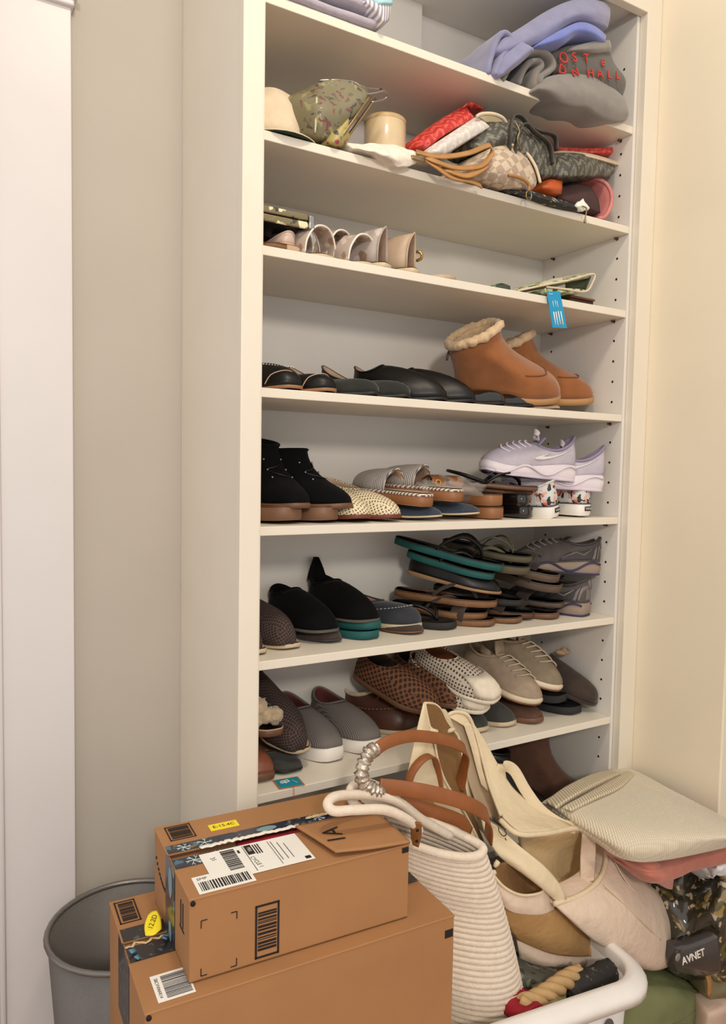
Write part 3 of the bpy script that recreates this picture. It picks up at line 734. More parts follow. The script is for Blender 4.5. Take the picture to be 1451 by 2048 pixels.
slip_on(place('woven_slip_on', 'rust woven slip-on lying over the brown moccasin', 'shoe', (0.4118,0.065,0.716), -62, 16, 6, .2, group='pair of rust woven slip-ons'), .2, .086, RUST, BRSOLE, DKBR, .012, .014, .072, .066)
slip_on(place('woven_slip_on', 'rust woven slip-on between its mate and the cream perforated shoes', 'shoe', (0.4797,0.075,0.7151), -80, 10, 4, .2, group='pair of rust woven slip-ons'), .2, .084, RUST, BRSOLE, DKBR, .012, .014, .07, .064)
DKTOE = dict(up=GREYGR, sole=LIGHTRUB, lining=NUDE, fore=.010, heel=.012, h=.055, hf=.05)
slip_on(place('suede_shoe', 'dark grey suede shoe under the cream perforated slip-ons', 'shoe', (0.5256,0.05191,0.6635), -86, 0, 0, .2, group='pair of dark grey suede shoes'), .2, .080, **DKTOE)
slip_on(place('suede_shoe', 'dark grey suede shoe with pale sole under the beige sneakers', 'shoe', (0.605,0.05099,0.6635), -80, 0, 0, .2, group='pair of dark grey suede shoes'), .2, .080, **DKTOE)
PERF = dict(up=CREAMPERF, sole=CREAMKNIT, lining=M('tan_lining', (140, 84, 50), .7), fore=.010, heel=.014, h=.060, hf=.058)
for lab_, T_, yw, pt, rl in (('cream perforated slip-on, the lower of the two, toe hanging down', (0.5264,0.045,0.7062), -68, 14, 8), ('cream perforated slip-on lying on top of its mate, tan lining showing', (0.5382,0.025,0.7315), -66, 17, 10)):
    t = place('perforated_slip_on', lab_, 'shoe', T_, yw, pt, rl, .205, group='pair of cream perforated slip-ons'); slip_on(t, .205, .086, **PERF)
    o = outline(.205, .086, .80, .80, .92, .5)
    vf, op, c = upper(o, .2056, .0866, lambda q: .012, .03, .47, .62, .060, .049, .058, .030, vk=.35, hug=.0)
    idx = [j for j in range(N) if o[j][2] > .80]
    obj('toe_cap', loft([[tuple(c[j][i] + Vector((.0008, 0, .0008))) for j in idx] for i in range(0, 6)], closed=False), CREAMKNIT, t, solid=.0015, off=0)
for lab_, T_, yw, pt, rl in (('beige lace-up sneaker beside the cream perforated slip-ons', (0.6608,0.035,0.6992), -72, 17, -6), ('olive beige lace-up sneaker leaning behind its mate, next to the bow mule', (0.7224,0.035,0.7214), -66, 20, -10)):
    t = place('lace_up_sneaker', lab_, 'shoe', T_, yw, pt, rl, .205, group='pair of beige lace-up sneakers')
    u, c, o = sneaker(t, .205, .080, BEIGE if 'cream' in lab_ else BEIGE2, M('cream_midsole', (214, 198, 172), .5, .05), BEIGE, M('brown_outsole', (120, 76, 50), .6), M('beige_lace', (186, 170, 146), .8), .016, .022, .070, .076, .010)
slip_on(place('brown_shoe', 'brown layered shoe under the beige sneakers', 'shoe', (0.6727,0.03666,0.6635), -80, 0, 0, .2, group=G7), .2, .072, M('brown_suede', (88, 62, 48), .85, .15, 60, .3), BRSOLE, NUDE, .012, .014, .05, .04)
FOAMB = M('black_foam', (44, 42, 42), .8, .1, 60, .2, 500)
flip_flop(place('flip_flop', 'black flip-flop flat on the shelf under the bow mule', 'sandal', (0.7935,0.04404,0.6635), -84, 0, 0, .19, group='pair of black flip-flops'), .19, .086, FOAMB, BLKLEA, .017)
flip_flop(place('flip_flop', 'black flip-flop stacked on its mate under the bow mule', 'sandal', (0.7594,0.055,0.6921), -78, 3, 0, .19, group='pair of black flip-flops'), .19, .086, FOAMB, BLKLEA, .017)
t = place('bow_mule', 'dark brown mule with ankle strap and taupe bow at the right panel', 'shoe', (0.8445,0.035,0.6758), -64, 18, -8, .205, group=G7)
mule(t, .205, .080, DKBR, DKBR, NUDE, .012, .022, .052, .38, .05)
obj('ankle_strap', tube([(.075, .030, .03), (.035, .030, .045), (.0, .012, .055), (-.004, 0, .057), (.0, -.012, .055), (.035, -.030, .045), (.075, -.030, .03)], .0035, 7, n=4), DKBR, t)
BOWM = M('taupe_ribbon', (164, 138, 112), .6, .08, 60, .3)
obj('bow', join(*[xf(ball((0, 0, 0), .020, 10, 8, (.55, 1, .35)), T((.092, sg * .021, .086), (0, R(-20), sg * .35))) for sg in (1, -1)], ball((.092, 0, .088), .009, 8, 6)), BOWM, t)
t = place('bow_mule', 'dark mule with ribbon bow high at the back, behind the beige sneakers', 'shoe', (0.7675,0.1,0.744), -70, 14, 0, .15, group=G7)
mule(t, .15, .070, DKBR, DKBR, NUDE, .010, .016, .045, .38, .05)
obj('bow', join(xf(ball((0, 0, 0), .018, 10, 8, (.5, 1, .35)), T((.060, .013, .066), (0, R(-60), .35))), xf(ball((0, 0, 0), .018, 10, 8, (.5, 1, .35)), T((.060, -.013, .066), (0, R(-60), -.35)))), BOWM, t)
# teal tag on the front edge
tg = thing('swing_tag', 'teal swing tag with orange rim lying on the lowest shelf edge', 'tag', (0.06688,0.0204,0.664), (0, 0, R(-6)))
ORA = M('orange_rim', (214, 110, 52), .5, .05, bmp=0); TEALC = M('teal_card', (32, 140, 160), .45, .04, bmp=0)
obj('tag_card', cbox((0, 0, .0005), (.047, .038, .0008)), ORA, tg, smooth=False)
fc = obj('tag_face', cbox((0, 0, .0010), (.043, .035, .0004)), TEALC, tg, smooth=False)
obj('tag_logo', xf(join(tube([(-.006 + .004 * math.cos(a * math.pi / 6), .004 * math.sin(a * math.pi / 6), 0) for a in range(12)], .0008, 5, True), tube([(.002 + .004 * math.cos(a * math.pi / 6), .004 * math.sin(a * math.pi / 6), 0) for a in range(12)], .0008, 5, True),
    tube([(-.002, .008, 0), (-.002, -.008, 0)], .0008, 5), tube([(.006, .006, 0), (.006, -.004, 0)], .0008, 5)), T((-.004, .006, .0013), (0, 0, R(10)))), WHITE_R, fc)
text('tag_text', 'comfort', .0045, WHITE_R, fc, (.012, .000, .0014), (0, 0, R(-65)))
obj('tag_string', tube([(.0, -.017, .001), (.001, -.024, .001), (.001, -.0262, -.006), (.001, -.0265, -.018)], .0006, 5, n=3), ORA, tg)

# ---- the shelf above it
G6 = 'shoes on the shelf with the running shoes'; Z6 = .8925
KN = dict(up=KNITBR, sole=LIGHTRUB, lining=NUDE, fore=.008, heel=.010, h=.068, c=.12, tongue=.06, tip=.35)
mule(place('knit_mule', 'dark brown knit mule with tan sole next to black clogs, behind left post', 'shoe', (0.07614,0.04693,0.8925), -86, 0, 0, .19, group='pair of brown knit mules'), .19, .085, **KN)
mule(place('knit_mule', 'dark brown knit mule cut off by the left post, beside its mate', 'shoe', (0.005998,0.03521,0.8925), -88, 0, 0, .19, group='pair of brown knit mules'), .19, .080, **KN)
flat(place('flat_shoe', 'dark grey flat under the rounder black clog', 'shoe', (0.169,0.05521,0.8925), -86, 0, 0, .19, group=G6), .19, .080, DKBR, GREYGR, NUDE, .003, .030, .02, .6, .85)
slip_on(place('black_clog', 'rounder black suede clog left of the one with a heel point', 'shoe', (0.1551,0.055,0.9107), -86, 2, 0, .2, group='pair of black suede clogs'), .2, .094, BLKSUEDE, M('grey_clog_sole', (84, 78, 72), .7), BLKSUEDE, .006, .010, .060, .066, o1=.40)
TEALF = M('teal_foam', (24, 84, 82), .7, .08, 60, .1, 400)
flip_flop(place('flip_flop', 'teal flip-flop flat on the shelf under black clog', 'sandal', (0.244,0.04926,0.8925), -84, 0, 0, .19, group='pair of teal flip-flops under the clog'), .19, .080, TEALF, BLKLEA, .015, arch=.004)
flip_flop(place('flip_flop', 'teal flip-flop on top of its mate, right below the pointed black clog', 'sandal', (0.2538,0.055,0.9086), -80, 0, 0, .19, group='pair of teal flip-flops under the clog'), .19, .080, TEALF, BLKLEA, .015, arch=.004)
t = place('black_clog', 'black suede clog with a raised heel point, on teal flip-flops', 'shoe', (0.2447,0.055,0.9219), -86, 2, 0, .2, group='pair of black suede clogs')
slip_on(t, .2, .094, BLKSUEDE, M('grey_clog_sole', (84, 78, 72), .7), BLKSUEDE, .006, .010, .066, .066, o1=.40)
obj('heel_point', patch([[(.012, -.022, .056), (.004, 0, .06), (.012, .022, .056)], [(.008, -.014, .078), (.000, 0, .084), (.008, .014, .078)], [(.004, -.003, .098), (-.002, 0, .100), (.004, .003, .098)]], 4), BLKSUEDE, t, solid=.004)
flat(place('flat_shoe', 'dark flat sole under the navy moccasin', 'shoe', (0.3486,0.0447,0.8925), -84, 0, 0, .19, group=G6), .19, .078, DKBR, BRSOLE, NUDE, .002, .014, .010, .6, .9)
moccasin(place('moccasin', 'navy suede moccasin with white stitching, beside the brown flip-flops', 'shoe', (0.3542,0.06,0.8988), -78, 0, 0, .2, group=G6), .2, .086, M('navy_grey_suede', (44, 47, 54), .85, .15, 60, .3, 600, sheen=.2), LIGHTRUB, NUDE, WHITE_R, .05, .046)
DKFOAM = M('charcoal_foam', (44, 41, 39), .8, .1, 60, .15)
flip_flop(place('flip_flop', 'charcoal flip-flop flat on the shelf beside the navy moccasin', 'sandal', (0.4386,0.05057,0.8925), -72, 0, 0, .2, group=G6), .2, .076, DKFOAM, BLKLEA, .014)
TANF = M('tan_cork', (122, 86, 56), .65, .12, 70, .2); BRF = M('brown_leather_footbed', (92, 60, 40), .55, .12, 50, .2)
flip_flop(place('leather_sandal', 'tan leather sandal flat on the shelf, under the stack of brown flip-flops', 'sandal', (0.5368,0.03976,0.8925), -62, 0, 0, .2, group='brown leather flip-flops in a stack'), .2, .074, TANF, DKBR, .012, BRF, straps=[.66])
flip_flop(place('flip_flop', 'brown leather flip-flop, middle of the stack under the black loafer', 'sandal', (0.5373,0.06,0.9034), -50, 3, 0, .21, group='brown leather flip-flops in a stack'), .21, .080, TANF, DKBR, .013, BRF)
flip_flop(place('flip_flop', 'brown leather flip-flop directly under the black loafer', 'sandal', (0.555,0.05,0.9291), -46, 4, 0, .22, group='brown leather flip-flops in a stack'), .22, .082, TANF, DKBR, .013, BRF)
t = place('black_loafer', 'black leather loafer with tan heel lining, on brown flip-flops', 'shoe', (0.5607,0.045,0.955), -48, 10, -4, .205, group=G6)
slip_on(t, .205, .084, BLKLEA, M('tan_welt', (150, 116, 84), .6), M('brown_heel_lining', (150, 108, 84), .6), .006, .010, .062, .05)
flip_flop(place('flip_flop', 'teal flip-flop lying in the black loafer, lower of two', 'sandal', (0.5391,0.045,0.988), -48, 13, 0, .19, group='pair of teal flip-flops over the loafer'), .19, .076, TEALF, BLKLEA, .013, DKFOAM)
flip_flop(place('flip_flop', 'teal flip-flop with black strap, topmost on the pile', 'sandal', (0.5541,0.035,1.006), -44, 13, 0, .235, group='pair of teal flip-flops over the loafer'), .235, .080, TEALF, BLKLEA, .014, DKFOAM, arch=.04)
OLF = M('olive_foam', (86, 79, 60), .75, .1, 60, .15)
flip_flop(place('flip_flop', 'olive flip-flop leaning on the pile, lower of the pair', 'sandal', (0.6178,0.03,0.9959), -62, 8, 0, .2, group='pair of olive flip-flops'), .2, .082, OLF, M('olive_strap', (96, 92, 72), .6), .016, DKFOAM)
flip_flop(place('flip_flop', 'olive flip-flop with thin string strap, on top of its mate', 'sandal', (0.6252,0.03,1.021), -60, 8, 0, .2, group='pair of olive flip-flops'), .2, .082, OLF, M('olive_strap', (96, 92, 72), .6), .013, DKFOAM, strap_r=.002)
TAUPE = M('taupe_footbed', (90, 74, 60), .6, .1, 50, .2)
flip_flop(place('slide_sandal', 'taupe slide sandal on the pile beside the upper running shoe', 'sandal', (0.7109,0.035,0.9721), -62, 12, 0, .19, group='pair of taupe slides'), .19, .080, TAUPE, DKBR, .016, TAUPE, straps=[.62])
flip_flop(place('slide_sandal', 'taupe slide sandal below its mate, left of lower running shoe', 'sandal', (0.7246,0.04,0.9483), -62, 10, 0, .19, group='pair of taupe slides'), .19, .080, TAUPE, DKBR, .016, TAUPE, straps=[.62])
for lab_, T_, yw, pt, sm, tp_ in (('dark sandal under taupe slides, third from the shelf', (0.741,0.05,0.9118), -72, 4, TAUPE, DKFOAM), ('brown sandal with dark strap flat beside the running shoe', (0.7093,0.03578,0.8925), -78, 0, BRSOLE, TAUPE),
    ('thin brown sandal slanting out of the pile', (0.6656,0.055,0.895), -46, 6, BRF, DKFOAM), ('small tan sandal toe just right of the tan leather sandal', (0.6074,0.03865,0.8925), -70, 0, TANF, DKFOAM), ('dark sandal in the middle of the pile, right of brown flip-flops', (0.6221,0.05,0.9259), -58, 6, DKFOAM, DKFOAM)):
    flip_flop(place('sandal', lab_, 'sandal', T_, yw, pt, 0, .2, group='flat sandals at the bottom of the pile'), .2, .074, sm, DKBR, .011, tp_, straps=[.6], arch=.016)
RUNG = M('grey_running_mesh', (80, 74, 72), .75, .15, 80, .4, 400); RUNS = M('cream_grey_midsole', (146, 128, 114), .5, .06)
RUNP = M('purple_outsole', (62, 56, 84), .6, .1); OVER = M('dark_overlay', (60, 56, 58), .5, .1); SILV = M('silver_trim', (116, 108, 104), .4, .08)
for lab_, T_, yw, pt, rl in (('grey running shoe with purple heel, standing on the shelf against the right panel', (0.8136,0.03474,0.8925), 108, 0, 0), ('grey running shoe with purple sole, on top of its mate under the shelf', (0.855,0.05,0.9815), 150, -3, 4)):
    t = place('running_shoe', lab_, 'shoe', T_, yw, pt, rl, .205, 'heel', group='pair of grey and purple running shoes')
    u, c, o = sneaker(t, .205, .088, RUNG, RUNS, OVER, RUNP, M('grey_lace', (120, 116, 108), .8),   .020, .032, .086, .076, .005, tg=.008, overlay=OVER, wave=RUNP, tabs=SILV)
    for sg in (1, -1):
        obj('chevron_trim', tube([c[N // 2 - sg * 9][2] + Vector((0, 0, .001)), c[N // 2 - sg * 10][5] + Vector((0, sg * .002, .001)), c[N // 2 - sg * 12][3] + Vector((0, sg * .002, 0)), c[N // 2 - sg * 13][6]], .0022, 6), SILV, u)
    obj('heel_counter', patch([[c[j % N][i] + Vector((-.001, 0, 0)) for j in (-5, -3, 0, 3, 5)] for i in (1, 4, 7)], 3), SILV, u, solid=.0016, off=0)

# ---- the shelf with the boots and the lavender sneakers
G5 = 'shoes on the shelf with the lavender sneakers'; Z5 = 1.1185
BRPLAT = dict(sole=M('brown_wood_platform', (120, 86, 64), .5, .15, 30, .15, 120), strap=DKBR, top=BRF)
flip_flop(place('platform_sandal', 'brown platform sandal under the left black ankle boot', 'sandal', (0.06718,0.028,1.123), -78, 0, 0, .2, group='pair of brown platform sandals'), .2, .090, th=.024, straps=[.55], arch=.004, **BRPLAT)
flip_flop(place('platform_sandal', 'brown platform sandal under the right black ankle boot', 'sandal', (0.1423,0.028,1.122), -78, 0, 0, .2, group='pair of brown platform sandals'), .2, .080, th=.024, straps=[.55], arch=.004, **BRPLAT)
for lab_, T_ in (('black suede lace-up ankle boot beside the left post', (0.08119,0.022,1.143)), ('black suede lace-up ankle boot beside the cream loafers', (0.1742,0.022,1.142))):
    t = place('ankle_boot', lab_, 'boot', T_, -84 if 'left' in lab_ else -66, 0, 0, .2, group='pair of black ankle boots')
    u, c, o = bootie(t, .2, .086, BLKSUEDE, BRSOLE, BLKSUEDE, .128 if 'left' in lab_ else .104, .112 if 'left' in lab_ else .108, .012, .010, eyelets=True, tongue=.012 if 'left' in lab_ else .003, o1=.50, tube_w=.80)
    obj('lace', tube([c[N // 2 - 3][8], c[N // 2][9] + Vector((.004, 0, 0)), c[N // 2 + 3][10], c[N // 2][11] + Vector((.004, 0, 0)), c[N // 2 - 3][12]], .0018, 6, n=3), BLKLEA, u)
PERF2 = M_lattice('ivory_cutwork', (226, 212, 178), (104, 80, 54), .0055, .27, .7, 30)
for lab_, T_, yw in (('ivory cutwork loafer beside the right black boot', (0.2046,0.02,1.123), -84), ('ivory cutwork loafer beside the navy flat', (0.2758,0.02,1.122), -76)):
    t = place('cutwork_loafer', lab_, 'shoe', T_, yw, 0, 0, .2, group='pair of ivory cutwork loafers')
    slip_on(t, .2, .076, PERF2, M('reddish_sole_edge', (112, 56, 40), .5), NUDE, .008, .010, .074, .054, o1=.50)
    obj('strap', band([(.125, .034, .022), (.115, .026, .040), (.110, 0, .049), (.115, -.026, .040), (.125, -.034, .022)], .014, .002, n=4, side=(1, 0, 0)), PERF2, t)
NAVY = M('navy_blue_suede', (50, 60, 74), .85, .12, 60, .3, 600, sheen=.2)
for lab_, T_, yw in (('navy suede flat beside the ivory loafers, under a striped mule', (0.3792,0.02,1.122), -62), ('navy suede flat under the second striped mule, next to tan heels', (0.474,0.02,1.126), -58)):
    flat(place('flat_shoe', lab_, 'shoe', T_, yw, 0, 0, .19, group='pair of navy suede flats'), .19, .078, NAVY, LIGHTRUB, NUDE, .002, .030, .026, .45, .7)
STRIPE = M_stripe('grey_white_stripe', (214, 204, 194), (104, 98, 98), 260, 0, .5, .7, bmp=.3)
STRIPE2 = M_stripe('striped_welt', (226, 214, 200), (112, 88, 80), 190, 0, .55, .7, rot=(0, R(35), R(35)), bmp=.3)
WOODH = M_stripe('stacked_wood_heel', (160, 108, 66), (136, 88, 54), 330, 2, .3, .5, bmp=.1)
for lab_, T_, yw in (('striped mule with stacked wooden heel facing out, on the left navy flat', (0.3543,0.016,1.146), 106), ('striped mule with stacked wooden heel facing out, on the right navy flat', (0.4285,0.016,1.155), 112)):
    t = place('striped_mule', lab_, 'shoe', T_, yw, -3, 0, .2, 'heel', group='pair of striped mules')
    mule(t, .2, .080, STRIPE, WOODH, NUDE, .018, .019, .044, .48, .04, welt=STRIPE2, flat_=.8)
for k, (lab_, T_, m_, w_) in enumerate((('tan wooden block-heel sandal, heel facing out, flat on the shelf', (0.5292,0.016,1.12), WOODH, .076), ('tan wooden block-heel sandal stacked on its mate', (0.5256,0.016,1.146), WOODH, .078),
    ('black block-heel sandal, heel facing out, flat on the shelf', (0.6107,0.016,1.12), PATENT, .066), ('black block-heel sandal stacked on its mate, beside the floral shoe', (0.6041,0.016,1.145), PATENT, .066))):
    t = place('block_heel_sandal', lab_, 'sandal', T_, 98 if k < 2 else 94, 0, 0, .2, 'heel', group='tan block-heel sandals' if k < 2 else 'black block-heel sandals')
    flip_flop(t, .2, w_, m_, BRF if k < 2 else BLKLEA, .0225, BRF if k < 2 else BLKLEA, straps=[.66], arch=.003)
t = place('strappy_sandal', 'black strappy sandal with brown sole under the left lavender sneaker', 'sandal', (0.6429,0.03,1.174), -32, 4, 0, .19, group=G5)
flip_flop(t, .19, .074, BRSOLE, BLKLEA, .008, M('dark_footbed', (70, 52, 44), .6), arch=.026)
obj('heel_strap', tube([(.075, .030, .01), (.03, .034, .022), (-.004, 0, .028), (.03, -.034, .022), (.075, -.030, .01)], .0035, 7, n=4), BLKLEA, t)
t = place('flat_sandal', 'flat brown sandal slanting under the strappy black sandal', 'sandal', (0.6522,0.05,1.166), -30, 3, 0, .2, group=G5)
flip_flop(t, .2, .074, BRSOLE, DKBR, .008, DKBR, straps=[.6], arch=.012)
FLOR = M_blobs('rose_print_canvas', (206, 206, 204), [(30, 32, 30), (200, 104, 92), (222, 166, 146), (52, 60, 50)], 46, .75, .30, dist=1.1)
slip_on(place('floral_slip_on', 'rose print canvas slip-on, tilted heel facing out beside black heels', 'shoe', (0.6859,0.014,1.121), 106, 0, -9, .2, 'heel', group='pair of rose print slip-ons'), .2, .080, FLOR, WHITE_R, WHITE_R, .026, .028, .078, .07, stripe=OVER, label=True)
slip_on(place('floral_slip_on', 'rose print canvas slip-on, upright heel facing out by the right panel', 'shoe', (0.7763,0.014,1.122), 92, 0, 0, .2, 'heel', group='pair of rose print slip-ons'), .2, .080, FLOR, WHITE_R, WHITE_R, .026, .028, .078, .07, stripe=OVER, label=True)
LAV = M('lavender_mesh', (182, 174, 186), .7, .06, 60, .4, 500); LAVS = M('pale_lavender_foam', (222, 212, 218), .5, .04); LAVD = M('lavender_lining', (142, 132, 154), .85, .1)
SWO = M('silver_white_swoosh', (222, 216, 212), .4, .05)
for lab_, T_, yw, pt, rl, full in (('lavender running shoe, side on with curved tick logo, on black sandal', (0.7532,0.045,1.193), 168, -4, 3, True), ('lavender running shoe, heel out, standing on the rose print slip-ons', (0.8211,0.02,1.174), 150, -3, 0, False)):
    t = place('running_shoe', lab_, 'shoe', T_, yw, pt, rl, .225, 'heel', group='pair of lavender running shoes')
    u, c, o = sneaker(t, .225, .084, LAV, LAVS, LAVD, M('lavender_outsole', (206, 192, 208), .6), M('lavender_lace', (216, 206, 220), .8), .022, .038, .102, .078, .010, o1=.46, dip=.64, wave=LAVS, tg=.014)
    sg = 1                                             # side of the logo: facing out of the shelf
    C = lambda a, i: c[min((jj for jj in range(N) if o[jj][1] * sg > 0), key=lambda jj: abs(o[jj][2] - a))][i]
    def on(a, h_):
        # point on the outer wall at length a, fraction h_ of its height
        j = [jj for jj in range(N) if o[jj][1] * sg >= -1e-6]; j.sort(key=lambda jj: o[jj][2])
        for p_, q_ in zip(j, j[1:]):
            if o[p_][2] <= a <= o[q_][2] + 1e-9:
                tt = (a - o[p_][2]) / (o[q_][2] - o[p_][2] + 1e-9); i = h_ * 10; k0 = min(int(i), 9); f = i - k0
                A = c[p_][k0].lerp(c[p_][k0 + 1], f); B = c[q_][k0].lerp(c[q_][k0 + 1], f); return A.lerp(B, tt) + Vector((0, .0016 * sg, .0005))
        return c[0][0]
    top = [(.13, .66), (.26, .58), (.38, .52), (.48, .47), (.54, .52), (.545, .72)]
    bot = [(.13, .63), (.26, .46), (.38, .32), (.50, .26), (.60, .36), (.58, .70)]
    obj('tick_logo', loft([[tuple(p) for p in catmull([on(*q) for q in top], 3)], [tuple(p) for p in catmull([on(*q) for q in bot], 3)]], closed=False), SWO, u, solid=.0012, off=0)
    obj('pull_loop', band([(.094, -.005, .084), (.094, -.006, .098), (.098, 0, .104), (.094, .006, .098), (.094, .005, .084)], .012, .002, n=3, side=(0, 0, 1)), LAVS, u)
# plastic bag with a brown sandal in it
PLAST = M('clear_plastic', (236, 232, 224), .12, .02, 20, .6, 60, alpha=.22, coat=.6, spec=.6)
pb = thing('plastic_bag', 'crumpled clear plastic bag over the striped mules', 'bag', (0.4394,0.1,1.165))
c0 = Vector(pb.location)
obj('bag_film', jitter(ball((.015, 0, .012), 1, 26, 16, (.094, .068, .024)), .016, 34, 3), PLAST, pb)
obj('bag_film', jitter(patch([[(-.05, .01, .012), (-.05, .03, .02), (-.05, .05, .02)], [(-.075, .0, .030), (-.07, .03, .036), (-.07, .05, .03)], [(-.060, .0, .056), (-.05, .02, .060), (-.04, .04, .05)], [(-.02, .0, .048), (-.02, .02, .05), (-.02, .04, .04)]], 5), .008, 50, 5), PLAST, pb)
bs = place('wrapped_sandal', 'brown leather sandal with buckle inside the plastic bag', 'sandal', (0.5108,0.075,1.172), -14, 2, 0, .15, group=G5)
flip_flop(bs, .15, .064, M('cognac_leather', (134, 84, 48), .45, .15, 40, .2), M('cognac_leather', (0, 0, 0)), .009, BRF, straps=[.35, .6], arch=.016)
obj('buckle', xf(tube([(.006 * math.cos(a), .006 * math.sin(a), 0) for a in (0, 1.05, 2.1, 3.14, 4.2, 5.2)], .0014, 6, True), T((.052, -.034, .016), (R(80), 0, 0))), M('brass', (200, 160, 90), .25, .1, metal=.9), bs)

# ---- the shelf with black flats and sheepskin boots
G4 = 'black flats in a row'; Z4 = 1.3465
FL = [('black flat with white stitching and tan sole, leftmost in the row', (583, .014), -84, BLKLEA, TANSOLE, .046, .040, .40, .95, dict(piping=None, hm=.75)),
      ('black flat with pale piping, second in the row of flats', (658, .014), -74, BLKLEA, TANSOLE, .044, .026, .56, .85, {}),
      ('dark olive pointed flat with scalloped seam, third in the row', (752, .014), -62, OLIVEBLK, BLKSOLE, .042, .024, .52, .6, {}),
      ('dark olive pointed flat, nude lining showing, beside black loafer', (815, .014), -64, OLIVEBLK, BLKSOLE, .048, .026, .52, .6, {}),
      ('black leather loafer with high vamp, left of the two loafers', (890, .014), -58, BLKLEA, BLKSOLE, .050, .052, .34, .8, dict(hm=.8)),
      ('black leather loafer with high vamp, in front of the tan boot', (948, .014), -58, BLKLEA, BLKSOLE, .050, .052, .34, .8, dict(hm=.8)),
      ('black patent flat under the tan boot, gold bar on its side', (1010, .014), -50, PATENT, BLKSOLE, .036, .024, .5, .62, {}),
      ('black patent flat under the toe of the left tan boot', (1068, .014), -50, PATENT, BLKSOLE, .036, .024, .5, .62, {})]
PXX = {583: (0.0605,0.014,1.344), 658: (0.132,0.014,1.346), 752: (0.2277,0.014,1.349), 815: (0.2961,0.014,1.348), 890: (0.3821,0.014,1.349), 948: (0.4525,0.014,1.35), 1010: (0.5319,0.014,1.351), 1068: (0.6102,0.014,1.352)}
for lab_, (px_, y_), yw, um, sm, h_, hf_, o1_, toe_, kw in FL:
    p_ = PXX[px_]; t = place('flat_shoe', lab_, 'shoe', (p_[0], p_[1], Z4), yw, 0, 0, .2, group=G4)
    flat(t, .2, .078, um, sm, NUDE, .006, h_ * 1.5, hf_ * 1.45, o1_, toe_, toe_h=.034, thick=.006, **{k: v for k, v in kw.items() if v is not None})
    if 'stitching' in lab_:
        obj('stitching', join(*[tube([(.150 + .004 * math.sin(a * .3), -.034 + a * .0055, .046), (.150, -.031 + a * .0055, .047)], .0008, 5) for a in range(13)]), WHITE_R, t)['kind'] = 'stuff'
    if 'stitching' in lab_ or 'piping' in lab_:
        obj('toe_piping', tube([(.168, .036, .010), (.174, .028, .026), (.182, .010, .034), (.182, -.008, .034), (.174, -.026, .026), (.168, -.034, .010)], .0009, 6, n=3), NUDE, t)
    if 'gold' in lab_: obj('gold_bar', xf(cbox((0, 0, 0), (.004, .004, .018)), T((.10, -.034, .018))), M('gold_trim', (150, 120, 70), .3, .1, metal=.8), t)
flat(place('flat_shoe', 'pale flat lying under the toes of the tan boots', 'shoe', ((0.6779,0.008,1.353)[0], .008, Z4), -40, 0, 0, .17, group=G4), .17, .062, M('pale_rose_leather', (186, 160, 140), .5, .08), NUDE, NUDE, .002, .010, .009, .6, .7, toe_h=.008)
UGG = M('chestnut_sheepskin', (146, 90, 48), .92, .12, 30, .35, 500, sheen=.35); UGGF = M('cream_fleece', (206, 176, 138), .98, .12, 90, 1, 260, sheen=.5)
UGGS = M('tan_rubber_sole', (176, 132, 86), .6, .06)
for lab_, T_, yw, pt, rl in (('tan sheepskin boot lying behind its mate against the right panel', (0.8349,0.062,1.372), -42, 3, 14), ('tan sheepskin boot in front, fleece cuff open to the left', (0.6824,0.016,1.366), -34, 5, 26)):
    t = place('sheepskin_boot', lab_, 'boot', T_, yw, pt, rl, .225, group='pair of tan sheepskin boots')
    u, c, o = bootie(t, .225, .100, UGG, UGGS, UGGF, .100, .150, .016, .015, fur=UGGF, tube_w=1.0, o1=.48, lean=-.22, solid=.010, rim=.009, toe_h=.056, vk=.12, hug=.62, toe_w=.98, tp=.42)
    obj('side_seam', tube([c[N // 2 - 10][i] + Vector((0, .001, .0005)) for i in range(1, 14)], .0014, 6), M('chestnut_seam', (126, 78, 44), .9), u)
    obj('toe_seam', tube([c[N // 2 + k][5] + Vector((.001, 0, .001)) for k in range(-6, 7)], .0014, 6), M('chestnut_seam', (126, 78, 44), .9), u)
    obj('heel_label', xf(cbox((0, 0, 0), (.004, .026, .014)), T((-.020, 0, .075), (0, R(12), 0))), M('grey_woven_label', (96, 88, 84), .7), u)

